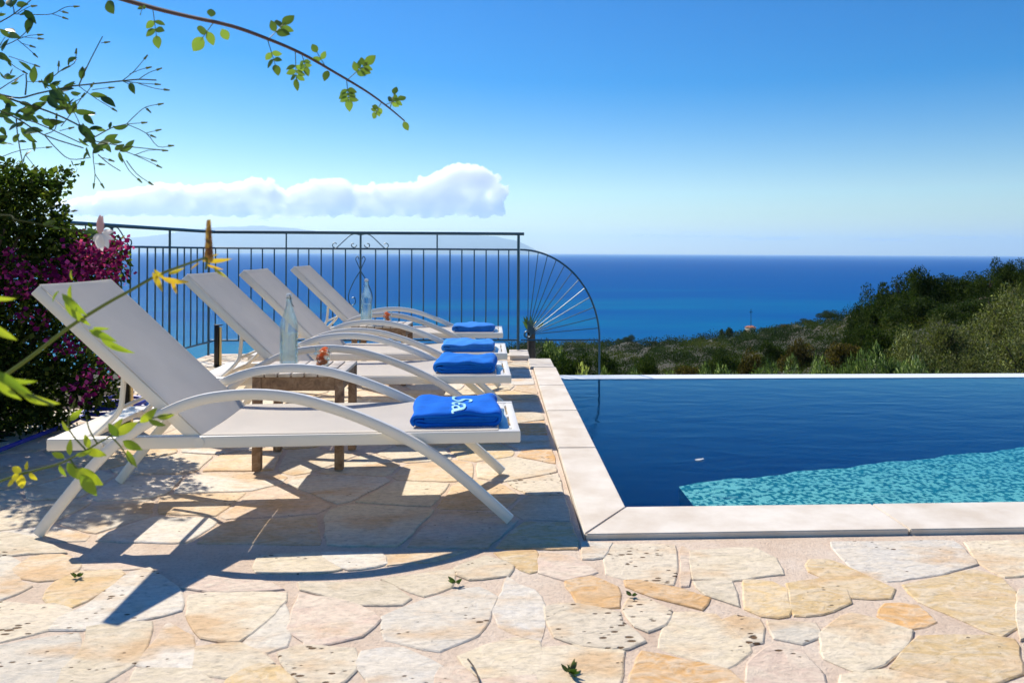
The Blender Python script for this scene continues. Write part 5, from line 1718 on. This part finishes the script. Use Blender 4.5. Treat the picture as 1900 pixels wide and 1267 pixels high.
# ================================================================== SEA
def sea_mat():
    m, ns, ls = mat('sea_water')
    out = N(ns, 'ShaderNodeOutputMaterial')
    geo = N(ns, 'ShaderNodeNewGeometry')
    sx = N(ns, 'ShaderNodeSeparateXYZ')
    ls.new(geo.outputs['Position'], sx.inputs[0])
    # shallow near the shore, deep further out
    ln = N(ns, 'ShaderNodeMath', operation='LOGARITHM'); ln.inputs[1].default_value = 10
    ls.new(sx.outputs['Y'], ln.inputs[0])
    st = N(ns, 'ShaderNodeMapping'); st.inputs['Scale'].default_value = (0.0016, 0.006, 1)
    ls.new(geo.outputs['Position'], st.inputs['Vector'])
    nz = N(ns, 'ShaderNodeTexNoise', Scale=1.0, Detail=7.0, Roughness=0.6, Distortion=0.4)
    ls.new(st.outputs[0], nz.inputs['Vector'])
    ad = N(ns, 'ShaderNodeMath', operation='MULTIPLY_ADD')
    ls.new(nz.outputs['Fac'], ad.inputs[0]); ad.inputs[1].default_value = 1.5
    ls.new(ln.outputs[0], ad.inputs[2])
    mr = N(ns, 'ShaderNodeMapRange')
    mr.inputs['From Min'].default_value = 2.55 + .75; mr.inputs['From Max'].default_value = 4.3 + .75
    ls.new(ad.outputs[0], mr.inputs['Value'])
    r = ramp(ns, [(0.0, (0.001, 0.145, 0.29, 1)), (0.12, (0.001, 0.105, 0.28, 1)), (0.28, (0.0005, 0.078, 0.27, 1)), (0.6, (0.0005, 0.070, 0.27, 1)), (1.0, (0.0005, 0.10, 0.34, 1))])
    ls.new(mr.outputs[0], r.inputs[0])
    df = N(ns, 'ShaderNodeBsdfDiffuse')
    ls.new(r.outputs[0], df.inputs['Color'])
    gl = N(ns, 'ShaderNodeBsdfGlossy', Roughness=0.28)
    gl.inputs['Color'].default_value = (0.55, 0.85, 1, 1)
    fr = N(ns, 'ShaderNodeFresnel', IOR=1.33)
    # wave facets keep the mean angle steep: cap the grazing reflection
    mn = N(ns, 'ShaderNodeMath', operation='MINIMUM'); mn.inputs[1].default_value = 0.04
    ls.new(fr.outputs[0], mn.inputs[0])
    mix = N(ns, 'ShaderNodeMixShader')
    ls.new(mn.outputs[0], mix.inputs[0]); ls.new(df.outputs[0], mix.inputs[1]); ls.new(gl.outputs[0], mix.inputs[2])
    wv = N(ns, 'ShaderNodeMapping'); wv.inputs['Scale'].default_value = (0.05, 0.16, 1)
    ls.new(geo.outputs['Position'], wv.inputs['Vector'])
    n2 = N(ns, 'ShaderNodeTexNoise', Scale=1.0, Detail=8.0, Roughness=0.7)
    ls.new(wv.outputs[0], n2.inputs['Vector'])
    bp = N(ns, 'ShaderNodeBump', Strength=1.0, Distance=2.0)
    ls.new(n2.outputs['Fac'], bp.inputs['Height'])
    ls.new(bp.outputs[0], df.inputs['Normal']); ls.new(bp.outputs[0], gl.inputs['Normal'])
    ls.new(mix.outputs[0], out.inputs[0])
    return m
R = 60000
s = MB().add([(-R, -40, SEA), (R, -40, SEA), (R, R, SEA), (-R, R, SEA)], [(0, 1, 2, 3)])
tag(s.build('sea', sea_mat()), 'deep blue open sea, turquoise near the shore', kind='structure')

# ================================================================== FAR LAND
prof = [(-400, 470), (0, 466), (100, 459), (200, 450), (300, 440), (345, 431), (400, 426), (480, 422), (540, 426), (600, 434), (660, 437), (720, 434), (800, 432), (860, 436), (920, 440), (960, 448), (985, 459), (1003, 470.5)]
TI = 36000
M_ISLE = simple('island_scrub', (0.10, 0.10, 0.07), 0.95, var=.4, vscale=.002)
vs = []; fs = []
cols = 120
rr = random.Random(6)
nr = [0]
for i in range(cols + 1):
    px = -400 + 1403 * i / cols
    for k in range(len(prof) - 1):
        if px <= prof[k + 1][0] + .001:
            a, b = prof[k], prof[k + 1]
            y = a[1] + (b[1] - a[1]) * (px - a[0]) / (b[0] - a[0]); break
    hgt = max((470.2 - y) / FPX * TI + 61, 2) 
    hgt *= 1 + rr.uniform(-.015, .015)
    for j, (dt, f) in enumerate([(-6000, -.02), (-4200, .25 + rr.uniform(-.05, .05)), (-2400, .55 + rr.uniform(-.06, .06)), (-900, .85 + rr.uniform(-.05, .05)), (0, 1.0), (2000, .6), (5000, -.02)]):
        vs.append(world_at(px, TI + dt, SEA + hgt * f))
for i in range(cols):
    for j in range(6):
        a = i * 7 + j
        fs.append((a, a + 7, a + 8, a + 1))
tag(MB().add(vs, fs).build('island', M_ISLE, None, True), 'hazy mountainous island on the horizon behind the railing', kind='structure')

# ================================================================== CLOUDS
m, ns, ls = mat('cloud_vapour')
out = N(ns, 'ShaderNodeOutputMaterial')
vp = N(ns, 'ShaderNodeVolumePrincipled')
vp.inputs['Color'].default_value = (1, 1, 1, 1)
vp.inputs['Density'].default_value = 0.0058
vp.inputs['Anisotropy'].default_value = 0.72
ls.new(vp.outputs[0], out.inputs['Volume'])
M_CLOUD = m
m.cycles.volume_sampling = 'MULTIPLE_IMPORTANCE'
def cloud(name, TC, puffs, voxel, disp, lab):
    bm = bmesh.new()
    for px, y, r in puffs:
        c_ = world_at(px, TC + rr.uniform(-1, 1) * r / FPX * TC * .5, EYE - (y - 469.5) / FPX * TC)
        R = r / FPX * TC
        M = Matrix.Translation(c_) @ Matrix.Diagonal((R * 1.1, R * 1.1, R, 1))
        bmesh.ops.create_icosphere(bm, subdivisions=3, radius=1.0, matrix=M)
    me = bpy.data.meshes.new(name)
    bm.to_mesh(me); bm.free()
    o = link(name, me, M_CLOUD)
    rm = o.modifiers.new('union', 'REMESH'); rm.mode = 'VOXEL'; rm.voxel_size = voxel
    tx = bpy.data.textures.new('puff', 'CLOUDS'); tx.noise_scale = disp * 2.0; tx.noise_depth = 3
    dm = o.modifiers.new('puff', 'DISPLACE'); dm.texture = tx; dm.strength = disp * 2.6; dm.mid_level = .5; dm.texture_coords = 'GLOBAL'
    tx2 = bpy.data.textures.new('puff_small', 'CLOUDS'); tx2.noise_scale = disp * .6; tx2.noise_depth = 2
    dm2 = o.modifiers.new('puff_small', 'DISPLACE'); dm2.texture = tx2; dm2.strength = disp * 1.5; dm2.mid_level = .5; dm2.texture_coords = 'GLOBAL'
    tag(o, lab, kind='structure')
    return o
top = [(95, 392), (140, 376), (200, 362), (250, 354), (300, 342), (350, 350), (400, 342), (430, 345), (470, 331), (500, 342), (530, 358), (560, 342), (585, 336), (620, 334), (655, 350), (690, 345), (720, 342), (760, 340), (790, 335), (815, 318), (845, 304), (880, 306), (905, 320), (922, 340)]
rr = random.Random(31)
pf = []
px = 100
while px < 922:
    for k in range(len(top) - 1):
        if px <= top[k + 1][0]:
            y = top[k][1] + (top[k + 1][1] - top[k][1]) * (px - top[k][0]) / (top[k + 1][0] - top[k][0]); break
    basey = 399
    hgt = basey - y
    r = min(max(hgt * rr.uniform(.18, .34), 5), 20)
    pf.append((px, y + r, r))
    yy = y + r * 2
    while yy < basey - 3:
        r2 = min(rr.uniform(8, 18), 20)
        pf.append((px + rr.uniform(-8, 8), min(yy + r2 * .5, basey - r2 * .6), r2)); yy += r2 * 1.2
    for q in range(3):
        s_ = rr.uniform(4, 10)
        pf.append((px + rr.uniform(-1, 1) * r, y + s_ * rr.uniform(.2, 1.6) + abs(rr.uniform(-1, 1)) * r * .4, s_))
    px += r * rr.uniform(.65, .95)
cloud('cumulus_cloud', 42000, pf, 60, 150, 'long bank of white cumulus cloud above the railing')
pf = []
for x0, x1, y0, r0 in ((480, 560, 405, 6),):
    x = x0
    while x < x1:
        pf.append((x, y0 + rr.uniform(-3, 3), r0 * rr.uniform(.6, 1.3))); x += r0 * 1.2
cloud('small_cloud', 43000, pf, 110, 90, 'small low cloud puff under the long cloud bank')

m2 = M_CLOUD.copy(); m2.name = 'thin_cloud_vapour'
[n_ for n_ in m2.node_tree.nodes if n_.type == 'PRINCIPLED_VOLUME'][0].inputs['Density'].default_value = 0.0006
for px, y, w in [(1182, 425, 20), (1290, 430, 26), (1230, 436, 60), (1320, 437, 50), (1595, 429, 14), (1720, 433, 24), (1770, 436, 40), (1855, 434, 20), (1420, 441, 70), (1650, 441, 60), (330, 424, 90), (480, 414, 70), (200, 412, 60)]:
    bm = bmesh.new()
    for k in range(9):
        f = rr.uniform(-1, 1)
        c_ = world_at(px + f * w, 44000, EYE - (y + rr.uniform(-1.5, 1.5) - 469.5) / FPX * 44000)
        q_ = w / 4 / FPX * 44000 * rr.uniform(.6, 1.3)
        bmesh.ops.create_icosphere(bm, subdivisions=2, radius=1.0, matrix=Matrix.Translation(c_) @ Matrix.Diagonal((q_, q_, (1.6 + w * .02) / FPX * 44000 * rr.uniform(.6, 1.2), 1)))
    me = bpy.data.meshes.new('thin_cloud'); bm.to_mesh(me); bm.free()
    o = link('thin_cloud', me, m2)
    rm = o.modifiers.new('union', 'REMESH'); rm.mode = 'VOXEL'; rm.voxel_size = 35
    tag(o, 'thin streak of cloud low over the horizon', kind='structure')

# ================================================================== HAZE
m, ns, ls = mat('sea_haze')
out = N(ns, 'ShaderNodeOutputMaterial')
vp = N(ns, 'ShaderNodeVolumePrincipled')
vp.inputs['Color'].default_value = (0.62, 0.87, 1.0, 1)
vp.inputs['Density'].default_value = 0.000032
vp.inputs['Anisotropy'].default_value = 0.3
ls.new(vp.outputs[0], out.inputs['Volume'])
hb = MB().box(-R - 100, R + 100, -160, R + 100, SEA - 14, 1400)
tag(hb.build('haze', m), 'pale sea haze over the water', kind='stuff')
